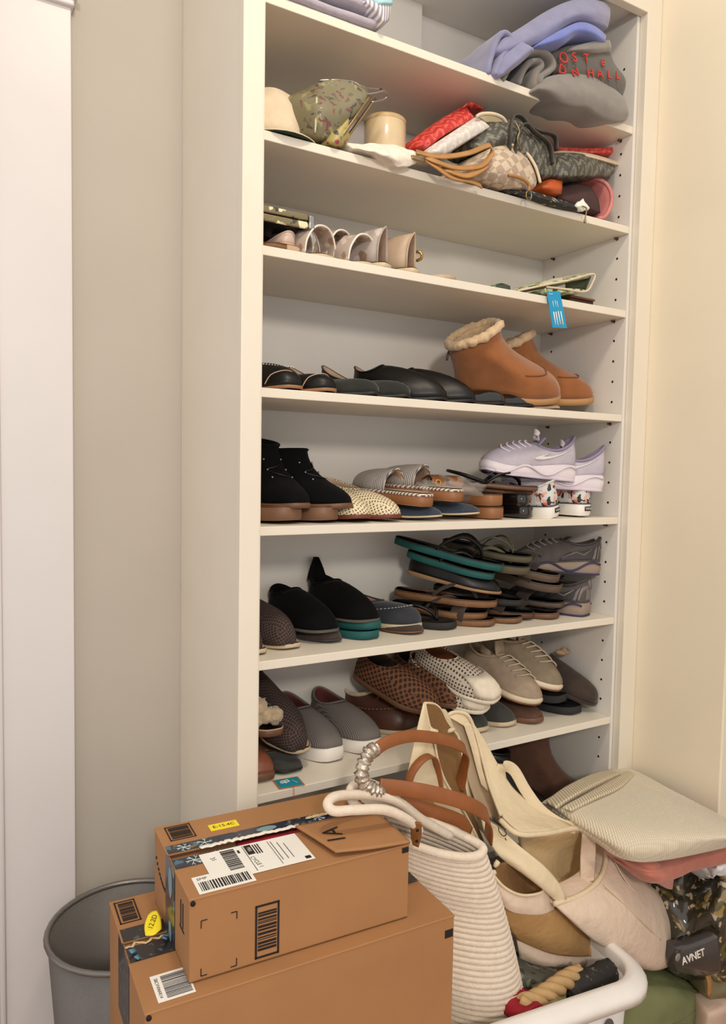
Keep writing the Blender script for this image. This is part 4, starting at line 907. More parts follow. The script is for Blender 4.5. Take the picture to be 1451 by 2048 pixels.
# ---- the shelf with sandals and the mirrored clutch
Z3 = 1.5745; G3 = 'sandals on the shelf with the mirrored clutch'
flip_flop(place('leather_sandal', 'tan sandal under the mirrored clutch at the left post', 'sandal', ((0.02484,0.012,1.577)[0], .012, Z3), -92, 0, 0, .2, group=G3), .2, .076, TANF, BRF, .008, BRF, straps=[.55], arch=.03)
t = place('nude_pump', 'nude block-heel pump holding up the mirrored clutch', 'shoe', ((0.05818,0.012,1.582)[0], .016, Z3), 96, 0, 0, .2, 'heel', group=G3)
flat(t, .2, .070, M('nude_leather', (196, 170, 156), .35, .06), NUDE, NUDE, .012, .036, .032, .5, .7)
BAND = M_blobs('beige_patch_strap', (178, 160, 148), [(150, 122, 100), (206, 190, 176)], 40, .5, .3)
for lab_, px_, yw, zz in (('beige slide sandal with white-edged band, nearest the nude pump', 645, -66, 0), ('beige slide sandal with white-edged band, second from the pump', 735, -66, 0)):
    x_ = {645: (0.1269,0.012,1.581)[0], 735: (0.2109,0.012,1.583)[0]}[px_]
    t = place('slide_sandal', lab_, 'sandal', (x_, .012, Z3), yw, 0, 0, .19, group='pair of beige slides')
    o = outline(.19, .080, .84, .80, .9, .5); obj('sole', slab(o, cst(0), cst(.007)), LIGHTRUB, t); insole(t, o, cst(.008), NUDE, .95)
    for x0, hh in ((.100, .064), (.150, .050)):
        P = [(x0, .037, .006), (x0 + .006, .038, hh * .55), (x0 + .010, .022, hh), (x0 + .012, 0, hh * 1.12), (x0 + .010, -.022, hh), (x0 + .006, -.038, hh * .55), (x0, -.037, .006)]
        b_ = obj('strap', band(P, .034, .003, n=4, side=(1, 0, -.1)), BAND, t)
        for sg in (1, -1): obj('strap_edge', tube([(a + sg * .017, b, c_) for a, b, c_ in P], .0018, 6, n=4), WHITE_R, b_)
for lab_, x_, um, yw, w_ in (('grey patch mule with its arched opening facing out, left of the buckle mule', (0.2505,0.02,1.586)[0], M_blobs('grey_patch_leather', (168, 156, 148), [(130, 108, 90), (196, 184, 176)], 30, .5, .32), 118, .062), ('beige mule with gold buckle ornament, last of the sandal row', (0.313,0.02,1.582)[0], M('pale_beige_leather', (186, 162, 138), .45, .06), 118, .060)):
    t = place('slingback_sandal', lab_, 'sandal', (x_, .012, Z3), yw, 0, 0, .17, 'heel', group=G3)
    mule(t, .17, w_, um, LIGHTRUB, M('brown_patch_lining', (140, 114, 94), .6, .2, 40), .009, .010, .068, .10, .04, tip=.5, flat_=.6)
    if 'gold' in lab_: obj('buckle', xf(tube([(.010 * math.cos(a * .785), .008 * math.sin(a * .785), 0) for a in range(8)], .003, 7, True), T((.020, -.031, .044), (R(70), 0, R(10)))), M('brass', (0, 0, 0)), t)
flip_flop(place('leather_sandal', 'pale tan sandal sole right of the gold buckle sandal', 'sandal', ((0.3912,0.012,1.58)[0], .012, Z3), -60, 0, 0, .19, group=G3), .19, .070, M('pale_beige_leather', (0, 0, 0)), NUDE, .009, straps=[.5], arch=.006)


# ================================================================ soft things
def puff(G, d, n=4, shrink=.94, bulge=1.03):
    """closed soft body: a smooth front through the grid, a back set off by the vector d, rounded rim"""
    d = Vector(d); rows = [catmull(r, n) for r in G]; cols = [catmull(c, n) for c in zip(*rows)]; g = [list(r) for r in zip(*cols)]
    a, b = len(g), len(g[0]); c = sum((p for r in g for p in r), Vector()) / (a * b)
    V = [p for r in g for p in r] + [c + (p - c) * shrink + d for r in g for p in r]
    F = []; o = a * b
    for i in range(a - 1):
        for j in range(b - 1):
            q = (i * b + j, i * b + j + 1, (i + 1) * b + j + 1, (i + 1) * b + j); F.append(tuple(reversed(q))); F.append(tuple(k + o for k in q))
    per = [(0, j) for j in range(b)] + [(i, b - 1) for i in range(1, a)] + [(a - 1, j) for j in range(b - 2, -1, -1)] + [(i, 0) for i in range(a - 2, 0, -1)]
    m = len(per); k0 = len(V)
    for i, j in per: V.append(c + (g[i][j] - c) * bulge + d * .5)
    for t in range(m):
        u = (t + 1) % m; A, B = per[t][0] * b + per[t][1], per[u][0] * b + per[u][1]
        F.append((A, B, k0 + u, k0 + t)); F.append((k0 + t, k0 + u, B + o, A + o))
    return [tuple(p) for p in V], F
def sweep(P, d, n=5, m=6, amp=0.0, s=20, seed=0):
    """a sheet: smooth line P carried along the vector d"""
    L_ = catmull(P, n); d = Vector(d)
    return jitter(loft([[tuple(p + d * (i / m)) for p in L_] for i in range(m + 1)], closed=False), amp, s, seed)
PERI = M('periwinkle_fleece', (132, 132, 164), .95, .08, 40, .4, 500, sheen=.4); BLUE = M('bright_blue_fleece', (104, 116, 186), .95, .08, 40, .4, 500, sheen=.4)
GFLE = M('light_grey_fleece', (128, 122, 116), .95, .08, 40, .4, 500, sheen=.4); DGFL = M('grey_sweatshirt', (94, 89, 85), .95, .08, 40, .4, 500, sheen=.3)
TOWEL = M('lavender_grey_towel', (172, 164, 176), 1, .08, 60, .8, 420, sheen=.5)
# ---- top shelf, left: folded towel, striped cloth and pale blue cloth
tw = thing('folded_towel', 'lavender grey folded towel at the left of the top shelf', 'towel', (.1, .1, 1.9675))
def rel(o, vf): q = Vector(o.location); return [tuple(Vector(p) - q) for p in vf[0]], vf[1]
TX = (0.2029,-0.004,1.966)[0]
obj('towel_layer', rel(tw, jitter(sweep([(.005, -.008, 1.976), (.08, -.008, 1.976), (TX - .03, -.008, 1.976), (TX - .004, -.008, 1.979), (TX, -.008, 1.990), (TX - .008, -.008, 2.001), (TX - .05, -.008, 2.003), (.08, -.008, 2.004), (.005, -.008, 2.006)], (0, .2, 0), 5, 8), .003, 30, 1)), TOWEL, tw, solid=.016, off=0, sub=1)
obj('towel_layer', rel(tw, jitter(sweep([(.005, -.004, 2.026), (.08, -.004, 2.026), (TX - .03, -.004, 2.024), (TX - .012, -.004, 2.028), (TX - .016, -.004, 2.040), (TX - .06, -.004, 2.044), (.005, -.004, 2.046)], (0, .2, 0), 5, 8), .003, 30, 2)), TOWEL, tw, solid=.016, off=0, sub=1)
BLUC = M('pale_blue_cotton', (168, 206, 214), .9, .06, 40, .3, 400)
bl = thing('folded_cloth', 'pale blue folded cloth on top of the lavender towel', 'cloth', (.1, .1, 2.058))
obj('cloth_layer', rel(bl, jitter(sweep([(.01, .0, 2.064), (.1, .0, 2.064), (TX - .02, .0, 2.060), (TX + .004, .0, 2.066), (TX - .004, .0, 2.082), (.1, .0, 2.086), (.01, 0, 2.086)], (0, .19, 0), 5, 8), .004, 30, 3)), BLUC, bl, solid=.010, off=0, sub=1)
STRC = M_stripe('white_lilac_stripe', (232, 228, 222), (160, 152, 172), 150, 0, .5, .9, bmp=.2)
scf = thing('striped_cloth', 'white and lilac striped cloth end hanging beside the towel', 'cloth', (.17, .02, 2.01))
obj('striped_fold', rel(scf, puff([[(0.1735,-0.012,2.002), (0.1937,-0.014,2.014), (0.2181,-0.01,2.021)], [(0.1892,-0.014,1.993), (0.2011,-0.022,1.996), (0.2285,-0.01,2.012)], [(0.2027,-0.012,1.98), (0.21,-0.018,1.976), (0.2262,-0.008,1.989)]], (0, .05, 0), 4)), STRC, scf)
obj('blue_fold', rel(scf, puff([[(0.1807,-0.016,2.012), (0.201,-0.018,2.021), (0.2309,-0.012,2.027)], [(0.1936,-0.018,1.999), (0.2037,-0.024,2.002), (0.2302,-0.012,2.015)]], (0, .05, 0), 4)), BLUC, scf)
# ---- top shelf, right: three garments
gb = thing('folded_blanket', 'light grey fleece at the bottom of the right stack, drooping over the shelf edge', 'blanket', (.65, .1, 1.9675))
gparts = [('fleece_pad', puff([[(0.5698,-0.012,1.966), (0.5946,-0.018,1.995), (0.6738,-0.02,2.022), (0.7558,-0.018,2.024), (0.815,-0.014,2.001)], [(0.5596,-0.022,1.951), (0.5878,-0.04,1.957), (0.6487,-0.046,1.969), (0.7334,-0.04,1.974), (0.8279,-0.02,1.978)], [(0.5804,-0.01,1.95), (0.612,-0.03,1.941), (0.677,-0.034,1.94), (0.7463,-0.03,1.945), (0.8311,-0.01,1.967)]], (0, .16, 0.02), 5)),
    ('fleece_roll', sweep([(0.4891,-0.005,1.962), (0.5085,-0.01,1.995), (0.5343,-0.014,2.023), (0.5682,-0.016,2.037), (0.5981,-0.018,2.035), (0.6077,-0.02,2.018), (0.5897,-0.02,2), (0.5744,-0.02,1.986), (0.5783,-0.022,1.973), (0.6057,-0.024,1.974), (0.6365,-0.02,1.986)], (0, .17, 0), 4, 8, .003, 30, 4)),
    ('fleece_roll', sweep([(0.5303,-0.004,1.968), (0.5403,-0.006,1.994), (0.5558,-0.008,2.015), (0.5746,-0.01,2.023), (0.5836,-0.012,2.015), (0.5712,-0.012,1.995), (0.5667,-0.012,1.976), (0.5785,-0.014,1.965), (0.6067,-0.018,1.965)], (0, .17, 0), 4, 8, .003, 30, 5))]
for n_, vf in gparts: obj(n_, rel(gb, jitter(vf, .007, 16, 9) if 'pad' in n_ else vf), GFLE, gb, solid=0 if 'pad' in n_ else .012, off=0, sub=1)
gs = thing('grey_sweatshirt', 'darker grey sweatshirt with red capital letters in the middle of the stack', 'sweatshirt', (.70, .1, 2.03))
obj('sweatshirt_body', rel(gs, puff([[(0.606,-0.004,2.05), (0.6537,-0.01,2.074), (0.7217,-0.012,2.098), (0.7778,-0.004,2.107)], [(0.6137,-0.008,2.031), (0.6587,-0.02,2.042), (0.7271,-0.022,2.061), (0.7879,-0.01,2.074)], [(0.6248,-0.006,2.012), (0.6741,-0.02,2.016), (0.7367,-0.028,2.029), (0.8193,-0.016,2.047)], [(0.667,0,2.012), (0.7139,-0.01,2.009), (0.7665,-0.016,2.006), (0.8131,-0.01,2.009)]], (0, .15, 0), 5)), DGFL, gs, sub=1)
obj('sweatshirt_sleeve', rel(gs, puff([[(0.6479,-0.016,2.064), (0.6968,-0.022,2.087), (0.7658,-0.014,2.116)], [(0.6395,-0.022,2.053), (0.6848,-0.034,2.065), (0.7658,-0.02,2.099)], [(0.6553,-0.016,2.055), (0.7008,-0.026,2.063), (0.765,-0.016,2.089)]], (0, .12, 0), 5)), GFLE, gs, sub=1)
REDL = M('red_print', (190, 62, 52), .8, .05, bmp=0)
import itertools
for ch, p_, sz, rz in (('H', (0.6915,-0.03,2.019), .024, -8), ('A', (0.7153,-0.033,2.023), .024, -6), ('L', (0.7428,-0.033,2.029), .024, -4), ('L', (0.7701,-0.031,2.035), .024, -4), ('N', (0.6529,-0.027,2.011), .022, -25), ('O', (0.6239,-0.022,2.033), .030, 20), ('S', (0.6478,-0.028,2.038), .026, -10), ('T', (0.6789,-0.03,2.044), .024, -5), ('E', (0.725,-0.031,2.048), .020, -5), ('D', (0.6243,-0.02,2.011), .026, 10)):
    text('red_letter', ch, sz, REDL, gs, tuple(Vector(p_) - Vector(gs.location)), (R(84), R(rz), R(-8)), .0012)
pw = thing('periwinkle_sweatshirt', 'periwinkle sweatshirt folded on top of the right stack', 'sweatshirt', (.66, .1, 2.09))
obj('sweatshirt_fold', rel(pw, puff([[(0.4807,0,2.037), (0.5386,-0.004,2.081), (0.6135,-0.006,2.139), (0.681,-0.006,2.176), (0.752,0,2.196), (0.7888,0.01,2.199)], [(0.4666,-0.006,2.01), (0.5174,-0.022,2.036), (0.5726,-0.03,2.075), (0.6403,-0.034,2.118), (0.718,-0.026,2.149), (0.7724,-0.006,2.164)], [(0.4882,0,2.003), (0.5315,-0.014,2.029), (0.5794,-0.02,2.054), (0.6553,-0.02,2.113), (0.7229,-0.02,2.128), (0.7713,0,2.144)]], (0, .17, 0), 5)), PERI, pw, sub=1)
obj('sleeve_fold', rel(pw, sweep([(0.4522,-0.002,1.964), (0.46,-0.006,1.992), (0.4739,-0.008,2.033), (0.4864,-0.01,2.049), (0.5021,-0.012,2.047), (0.498,-0.012,2.026), (0.4815,-0.012,2.001), (0.4657,-0.012,1.962)], (0, .15, 0), 4, 8, .004, 30, 6)), PERI, pw, solid=.012, off=0, sub=1)
obj('sleeve_fold', rel(pw, puff([[(0.4657,-0.012,1.964), (0.4805,-0.016,1.999), (0.5156,-0.024,2.035)], [(0.4722,-0.016,1.96), (0.4916,-0.032,1.984), (0.5359,-0.034,2.025)], [(0.4887,-0.008,1.97), (0.5165,-0.018,1.993), (0.5516,-0.02,2.03)]], (0, .12, 0), 5)), PERI, pw, sub=1)
obj('blue_lining', rel(pw, puff([[(0.562,-0.022,2.046), (0.6121,-0.03,2.083), (0.6608,-0.028,2.112), (0.7051,-0.026,2.119), (0.7514,-0.016,2.118)], [(0.5491,-0.028,2.032), (0.5926,-0.044,2.052), (0.6438,-0.04,2.086), (0.6853,-0.04,2.093), (0.7404,-0.024,2.099)], [(0.599,-0.018,2.045), (0.6222,-0.028,2.057), (0.6506,-0.026,2.08), (0.6902,-0.028,2.089), (0.7277,-0.02,2.092)]], (0, .11, 0), 5)), BLUE, pw, sub=1)

# ---- second shelf: hat, purses and totes
Z2 = 1.7555
hat = thing('sun_hat', 'cream hat with dark green underside behind the floral purse', 'hat', (.048, .085, Z2))
CRM = M('cream_cotton', (214, 196, 170), .9, .08, 40, .4, 400)
obj('crown', jitter(lathe([(.060, .004), (.062, .03), (.054, .070), (.036, .096), (.002, .104)], 28, False, False), .005, 25, 2), CRM, hat, solid=.003)
obj('brim', lathe([(.060, .006), (.078, .004), (.092, .0015)], 32, sx=.85, sy=1.05), CRM, hat, solid=.002)
obj('brim_underside', lathe([(.060, .0035), (.078, .002), (.0925, .0002)], 32, sx=.85, sy=1.05), M('dark_green_cotton', (42, 56, 40), .9), hat, solid=.0012)
PURSE = M_blobs('green_flower_print', (120, 113, 86), [(146, 138, 96), (78, 70, 66), (98, 90, 72), (116, 66, 68)], 30, .6, .24, coat=.08, dist=1.8)
BRASS = M('antique_brass', (150, 128, 92), .3, .12, metal=.85)
pu = thing('framed_purse', 'green flower print purse with metal clasp frame, beside the cream hat', 'purse', (0.1254,0.03,1.774))
obj('purse_body', rel(pu, jitter(puff([[(0.08631,0.05,1.859), (0.1141,0.03,1.873), (0.1571,0.02,1.877), (0.2006,0.012,1.869)], [(0.06053,0.05,1.832), (0.09312,0.006,1.83), (0.1433,-0.006,1.841), (0.1931,0.004,1.852)], [(0.05897,0.05,1.809), (0.08701,0.002,1.795), (0.1274,-0.01,1.803), (0.1618,2.22e-16,1.812)], [(0.07503,0.04,1.788), (0.0979,0.01,1.774), (0.1191,0,1.773), (0.1366,0.004,1.772)]], (0, .10, .01), 5), .012, 22, 5)), PURSE, pu, sub=1)
for a, b in (((0.1948,0.002,1.857), (0.1286,-0.004,1.76)), ((0.211,0.012,1.86), (0.1466,0.008,1.769))):
    obj('clasp_frame', rel(pu, band([a, tuple((Vector(a) + Vector(b)) / 2 + Vector((0, -.003, 0))), b], .010, .004, n=4, side=(0, 1, 0))), BRASS, pu)
obj('carry_handle', rel(pu, tube([(0.18,0.004,1.857), (0.2056,0,1.865), (0.2237,0,1.873), (0.2325,0.004,1.871), (0.229,0.008,1.864), (0.2014,0.006,1.851)], .0016, 7, n=4)), M('steel_wire', (170, 166, 160), .2, .05, metal=.95), pu)
obj('carry_handle', rel(pu, tube([(0.1103,0.03,1.873), (0.1376,0.02,1.877), (0.1695,0.014,1.88), (0.1912,0.01,1.874), (0.2298,0.02,1.887)], .0016, 7, n=4)), M('steel_wire', (0, 0, 0)), pu)
obj('seam_tape', rel(pu, tube([(0.0939,0.002,1.829), (0.09191,-0.001,1.8), (0.09301,0.004,1.773)], .0018, 6, n=4)), M('cream_piping', (206, 196, 160), .6), pu)
obj('purse_gusset', rel(pu, puff([[(0.1228,0,1.782), (0.1309,-0.006,1.786), (0.1535,-0.006,1.811)], [(0.1138,0.004,1.763), (0.1243,-0.012,1.76), (0.1551,-0.004,1.788)], [(0.1257,0.012,1.762), (0.1404,0,1.759), (0.1659,0.008,1.785)]], (0, .04, 0), 4)), M_blobs('yellow_green_print', (166, 152, 92), [(70, 60, 58), (150, 60, 70), (120, 118, 72)], 50, .45, .25), pu, sub=1)
jar = thing('candle_jar', 'beige candle jar wrapped in film, between the purse and red tote', 'jar', ((0.2732,0.075,1.824)[0], .075, Z2))
obj('jar_glass', lathe([(.001, 0), (.036, .0), (.0385, .006), (.0385, .100), (.036, .104), (.001, .1045)], 32, False, False), M('beige_candle_wax', (214, 184, 130), .35, .1, 20, .3, 60, coat=.5), jar)
obj('jar_film', jitter(lathe([(.0395, .004), (.0398, .06), (.0395, .102), (.03, .1055)], 32), .0016, 90), PLAST, jar)
obj('jar_lid', lathe([(.039, .100), (.0395, .105), (.037, .108), (.001, .108)], 32), M('beige_lid', (190, 158, 108), .4, .06), jar)
TERRY = M('white_terry', (232, 220, 204), 1, .06, 80, 1, 380, sheen=.4)
te = thing('terry_cloth', 'white terry cloth pouch hanging over the shelf edge', 'cloth', (0.2222,-0.01,1.759))
obj('cloth_body', rel(te, jitter(puff([[(0.1535,0.01,1.771), (0.1974,0,1.778), (0.2461,-0.004,1.786), (0.2936,0,1.786)], [(0.1651,-0.008,1.759), (0.1921,-0.026,1.754), (0.2351,-0.03,1.755), (0.2922,-0.012,1.773)], [(0.1961,-0.006,1.76), (0.2173,-0.018,1.751), (0.2459,-0.022,1.742), (0.2895,-0.01,1.762)]], (0, .06, .006), 7), .0045, 70, 3)), TERRY, te, sub=1)
obj('clip', rel(te, cbox(tuple(Vector((0.2861,-0.018,1.766))), (.03, .006, .007))), BRASS, te, bevel=.001)
REDC = M_chevron('red_chevron_canvas', (190, 48, 44), (216, 96, 84), .026); WHC = M_chevron('white_chevron_canvas', (206, 198, 192), (226, 218, 208), .026); GYC = M_chevron('charcoal_chevron_canvas', (74, 72, 66), (120, 116, 104), .026)
rt = thing('folded_tote', 'red chevron canvas tote folded, next to the candle jar', 'tote bag', (0.3776,0.06,1.848))
obj('tote_body', rel(rt, puff([[(0.3201,0.06,1.833), (0.3882,0.06,1.89), (0.46,0.07,1.942)], [(0.3137,0.03,1.811), (0.3747,0.028,1.861), (0.4494,0.04,1.912)], [(0.3362,0.03,1.811), (0.3875,0.026,1.853), (0.4646,0.04,1.905)]], (.01, .09, .004), 5)), REDC, rt, sub=1)
obj('tote_flap', rel(rt, sweep([(0.435,0.05,1.92), (0.4469,0.05,1.931), (0.4642,0.05,1.934), (0.4976,0.06,1.94)], (.0, .08, 0), 4, 5, .002, 30)), REDC, rt, solid=.003)
wt = thing('folded_tote', 'white chevron canvas tote folded between the red and charcoal ones', 'tote bag', (0.4223,0.04,1.846))
obj('tote_body', rel(wt, puff([[(0.3317,0.03,1.808), (0.3873,0.018,1.851), (0.4552,0.03,1.902)], [(0.3336,0.01,1.796), (0.3921,0.004,1.84), (0.4602,0.01,1.886)], [(0.3669,0.012,1.801), (0.4139,0.006,1.835), (0.4782,0.012,1.88)]], (.01, .09, .004), 5)), WHC, wt, sub=1)
obj('tote_rim', rel(wt, tube([(0.4374,0.012,1.887), (0.446,0.008,1.893), (0.4724,0.006,1.899), (0.4979,0.008,1.899), (0.5118,0.012,1.894)], .0035, 7, n=4)), CRM, wt)
obj('tote_lining', rel(wt, patch([[(0.441,0.012,1.889), (0.468,0.008,1.897), (0.5022,0.01,1.899)], [(0.4668,0.018,1.887), (0.4812,0.016,1.89), (0.5153,0.016,1.893)]], 4)), M('yellow_cream_lining', (214, 200, 160), .8), wt, solid=.002)
gt = thing('folded_tote', 'charcoal chevron canvas tote with dangling straps, in the middle of the shelf', 'tote bag', (0.5538,0.03,1.829))
obj('tote_body', rel(gt, puff([[(0.4327,0.03,1.845), (0.4686,0.02,1.885), (0.5061,0.016,1.902), (0.551,0.016,1.911), (0.6222,0.02,1.908)], [(0.4429,0.012,1.832), (0.4778,-0.004,1.856), (0.5162,-0.01,1.866), (0.5697,-0.008,1.872), (0.632,0.006,1.876)], [(0.4798,0.012,1.837), (0.5116,-0.002,1.842), (0.5477,-0.012,1.839), (0.5873,-0.012,1.84), (0.6443,0.006,1.849)], [(0.5505,0.012,1.832), (0.569,0,1.817), (0.5897,-0.004,1.806), (0.6153,0,1.809), (0.6467,0.01,1.823)]], (.01, .10, .004), 5)), GYC, gt, sub=1)
for P in ([(0.5005,-0.012,1.832), (0.493,-0.022,1.862), (0.5029,-0.018,1.892), (0.5274,-0.016,1.897), (0.5529,-0.02,1.877), (0.6037,-0.012,1.865), (0.6173,-0.008,1.831)], [(0.5134,-0.012,1.825), (0.5114,-0.024,1.858), (0.5293,-0.02,1.884), (0.567,-0.016,1.882), (0.6222,-0.006,1.889), (0.6328,-0.002,1.865)]):
    obj('strap', rel(gt, band(P, .012, .003, n=5, side=(.2, 1, 0))), M('charcoal_strap', (70, 68, 62), .5, .15), gt)
obj('chain', rel(gt, tube([(0.5012,-0.026,1.879), (0.5101,-0.028,1.864), (0.5075,-0.026,1.847), (0.5219,-0.022,1.833)], .0016, 6, n=4)), BRASS, gt)
CHK = M_check('beige_check_canvas', (216, 196, 170), (182, 160, 140), .0165, .5, (R(12), R(38), R(10)))
VACH = M('tan_bridle_leather', (168, 122, 72), .45, .12, 40, .15, 250)
ck = thing('checked_handbag', 'beige checked canvas handbag with tan leather straps, front of the shelf', 'handbag', (0.4781,0,1.775))
obj('bag_body', rel(ck, puff([[(0.4478,0.01,1.82), (0.4757,0,1.838), (0.5114,-0.002,1.847), (0.5496,0,1.842)], [(0.4048,0,1.787), (0.4477,-0.02,1.803), (0.4958,-0.028,1.812), (0.5658,-0.012,1.814)], [(0.3731,-0.004,1.766), (0.4257,-0.026,1.774), (0.4854,-0.034,1.78), (0.5746,-0.018,1.783)], [(0.3879,0,1.765), (0.436,-0.014,1.764), (0.4907,-0.022,1.759), (0.5651,-0.012,1.768)]], (0, .11, .006), 5)), CHK, ck, sub=1)
obj('bag_piping', rel(ck, tube([(0.5104,-0.006,1.846), (0.5449,-0.008,1.84), (0.5627,-0.018,1.813), (0.5735,-0.022,1.782)], .003, 7, n=5)), CRM, ck)
for P in ([(0.2828,-0.016,1.778), (0.328,-0.026,1.776), (0.385,-0.032,1.793), (0.4213,-0.034,1.812), (0.4354,-0.034,1.817), (0.4383,-0.034,1.803), (0.4189,-0.034,1.779), (0.3843,-0.034,1.766), (0.3504,-0.034,1.76), (0.3144,-0.03,1.764), (0.3018,-0.02,1.772)], [(0.3328,-0.02,1.763), (0.3428,-0.034,1.752), (0.376,-0.038,1.749), (0.406,-0.036,1.763), (0.4307,-0.034,1.781)], [(0.3003,-0.016,1.771), (0.3169,-0.03,1.755), (0.3461,-0.036,1.741), (0.3908,-0.034,1.744), (0.4216,-0.028,1.743)]):
    obj('leather_strap', rel(ck, band(P, .011, .003, n=5, side=(.1, .5, .85))), VACH, ck)
obj('strap_tab', rel(ck, tube([(0.479,-0.036,1.773), (0.5072,-0.038,1.773), (0.5314,-0.034,1.768), (0.535,-0.032,1.756)], .0032, 7, n=4)), VACH, ck)
rp = Vector((0.5335,-0.034,1.747)); obj('ring', rel(ck, tube([tuple(rp + Vector((.007 * math.cos(a * .524), 0, .009 * math.sin(a * .524)))) for a in range(12)], .0013, 6, True)), BRASS, ck)
cl = thing('clutch_bag', 'charcoal chevron clutch lying flat on the pink visor', 'clutch', (0.7498,0.03,1.867))
obj('clutch_body', rel(cl, puff([[(0.6642,0.03,1.88), (0.7304,0.02,1.889), (0.8672,0.05,1.904)], [(0.6421,0.012,1.847), (0.7085,-0.002,1.856), (0.8485,0.03,1.878)], [(0.6267,0.012,1.817), (0.6904,0,1.825), (0.8301,0.03,1.866)]], (0, .10, .006), 5)), GYC, cl, sub=1)
cp = thing('cream_pouch', 'cream flat pouch between the red pouch and charcoal clutch', 'pouch', (0.7741,0.04,1.899))
obj('pouch_body', rel(cp, puff([[(0.6795,0.04,1.891), (0.7632,0.03,1.9), (0.8846,0.05,1.914)], [(0.6727,0.03,1.882), (0.7487,0.016,1.884), (0.8784,0.04,1.901)], [(0.6884,0.04,1.886), (0.7639,0.03,1.886), (0.8804,0.05,1.901)]], (0, .10, .004), 5)), CRM, cp, sub=1)
rp_ = thing('red_pouch', 'red chevron pouch on top of the cream pouch, right end of the shelf', 'pouch', (0.7841,0.05,1.918))
obj('pouch_body', rel(rp_, puff([[(0.693,0.06,1.909), (0.7687,0.05,1.919), (0.8585,0.05,1.943)], [(0.6892,0.05,1.898), (0.7556,0.03,1.9), (0.851,0.04,1.927)], [(0.705,0.06,1.901), (0.7846,0.05,1.907), (0.8502,0.05,1.92)]], (0, .09, .003), 5)), REDC, rp_, sub=1)
ob = thing('orange_case', 'small orange leather case between the checked handbag and visor', 'case', (0.6441,0.02,1.792))
obj('case_body', rel(ob, puff([[(0.6183,0.02,1.808), (0.6371,0.014,1.814), (0.674,0.02,1.82)], [(0.6104,0.014,1.793), (0.6282,0.004,1.793), (0.6687,0.014,1.803)], [(0.6221,0.02,1.785), (0.6413,0.014,1.785), (0.6724,0.02,1.793)]], (0, .05, 0), 4)), M('orange_leather', (190, 88, 40), .5, .12), ob)
vs = thing('pink_visor', 'pink visor with curved brim at the right end of the shelf', 'visor', (0.8035,0.04,1.78))
VP = [(0.7524,0.06,1.849), (0.7871,0.05,1.859), (0.8145,0.035,1.851), (0.821,0.02,1.823), (0.8149,0.016,1.793), (0.7953,0.014,1.767), (0.7793,0.016,1.763)]
obj('visor_brim', rel(vs, sweep(VP, (-.012, .10, .0), 5, 6)), M('pink_cotton', (190, 116, 112), .85, .1, 50, .3), vs, solid=.005, off=0)
obj('visor_edge', rel(vs, tube(VP, .0042, 7, n=5)), M('pink_edge', (206, 130, 124), .85), vs)
obj('visor_band', rel(vs, puff([[(0.6956,0.05,1.823), (0.7321,0.04,1.834), (0.7773,0.04,1.837)], [(0.6856,0.03,1.791), (0.7274,0.02,1.8), (0.7815,0.02,1.804)], [(0.7241,0.03,1.781), (0.7509,0.02,1.779), (0.7892,0.02,1.776)]], (0, .06, 0), 4)), M('dark_rose_band', (72, 50, 48), .8), vs)
sc_ = thing('patterned_scarf', 'black scarf with teal pattern spilling under the checked handbag', 'scarf', (0.6091,0,1.763))
obj('scarf_cloth', rel(sc_, puff([[(0.5011,0.012,1.772), (0.5514,-0.004,1.772), (0.6146,-0.008,1.769), (0.693,0,1.771)], [(0.4986,-0.006,1.758), (0.5457,-0.022,1.755), (0.6083,-0.022,1.754), (0.6974,-0.01,1.761)], [(0.5231,0,1.758), (0.5662,-0.01,1.755), (0.6252,-0.012,1.751), (0.7114,-0.004,1.755)]], (0, .08, .0), 5)), M_blobs('black_teal_print', (36, 36, 38), [(120, 170, 160), (60, 66, 70), (190, 150, 90)], 45, .7, .22, dist=.9), sc_, sub=1)
ts = thing('tissue_ball', 'small crumpled white tissue on the shelf edge below the visor', 'tissue', (0.6981,-0.012,1.762))
obj('tissue_paper', jitter(ball((0, 0, .002), .014, 16, 12, (1.1, .8, .8)), .007, 90, 2), PAPER, ts)
zp = thing('zip_pull', 'gold zip pull hanging over the shelf edge beside the tissue', 'zip pull', (0.7017,-0.02,1.75))
obj('pull_cord', rel(zp, tube([(0.6883,-0.024,1.759), (0.6978,-0.026,1.756), (0.6992,-0.024,1.743), (0.6989,-0.022,1.734)], .0014, 6, n=4)), BRASS, zp)
obj('pull_drop', rel(zp, ball((0.6991,-0.022,1.731), .0028, 8, 6, (1, 1, 1.6))), BRASS, zp)

# ---- third shelf: mirrored clutch, green pouch with tag, brown wallet
mc = thing('mirrored_clutch', 'black hard clutch with mirrored gold edge, propped on shoes at left post', 'clutch', (0.04332,0.03,1.604))
p0 = Vector(mc.location); MIR = M_blobs('mirror_gold_painted_reflections', (120, 106, 70), [(232, 222, 180), (60, 52, 38)], 45, .15, .35, coat=.8, dist=1.0)  # pale and dark blobs put reflections into the gold colour
x1 = (0.0863,0.02,1.634)[0]; zl = (0.09444,0.06,1.628)[2]; zh = (0.07501,0.02,1.64)[2]
obj('clutch_shell', rel(mc, loft([[(.004, .020, zh), (x1, .020, zh), (x1, .120, zh), (.004, .120, zh)], [(.004, .020, zh - .020), (x1, .020, zh - .020), (x1, .120, zh - .020), (.004, .120, zh - .020)], [(.004, .034, zl - .006), (x1 - .018, .034, zl - .006), (x1 - .018, .105, zl - .006), (.004, .105, zl - .006)]], True, True, True)), BLKLEA, mc, smooth=False, bevel=.002)
obj('mirror_edge', rel(mc, box(.004, x1 + .002, .015, .020, zh - .008, zh + .003)), MIR, mc, bevel=.002)
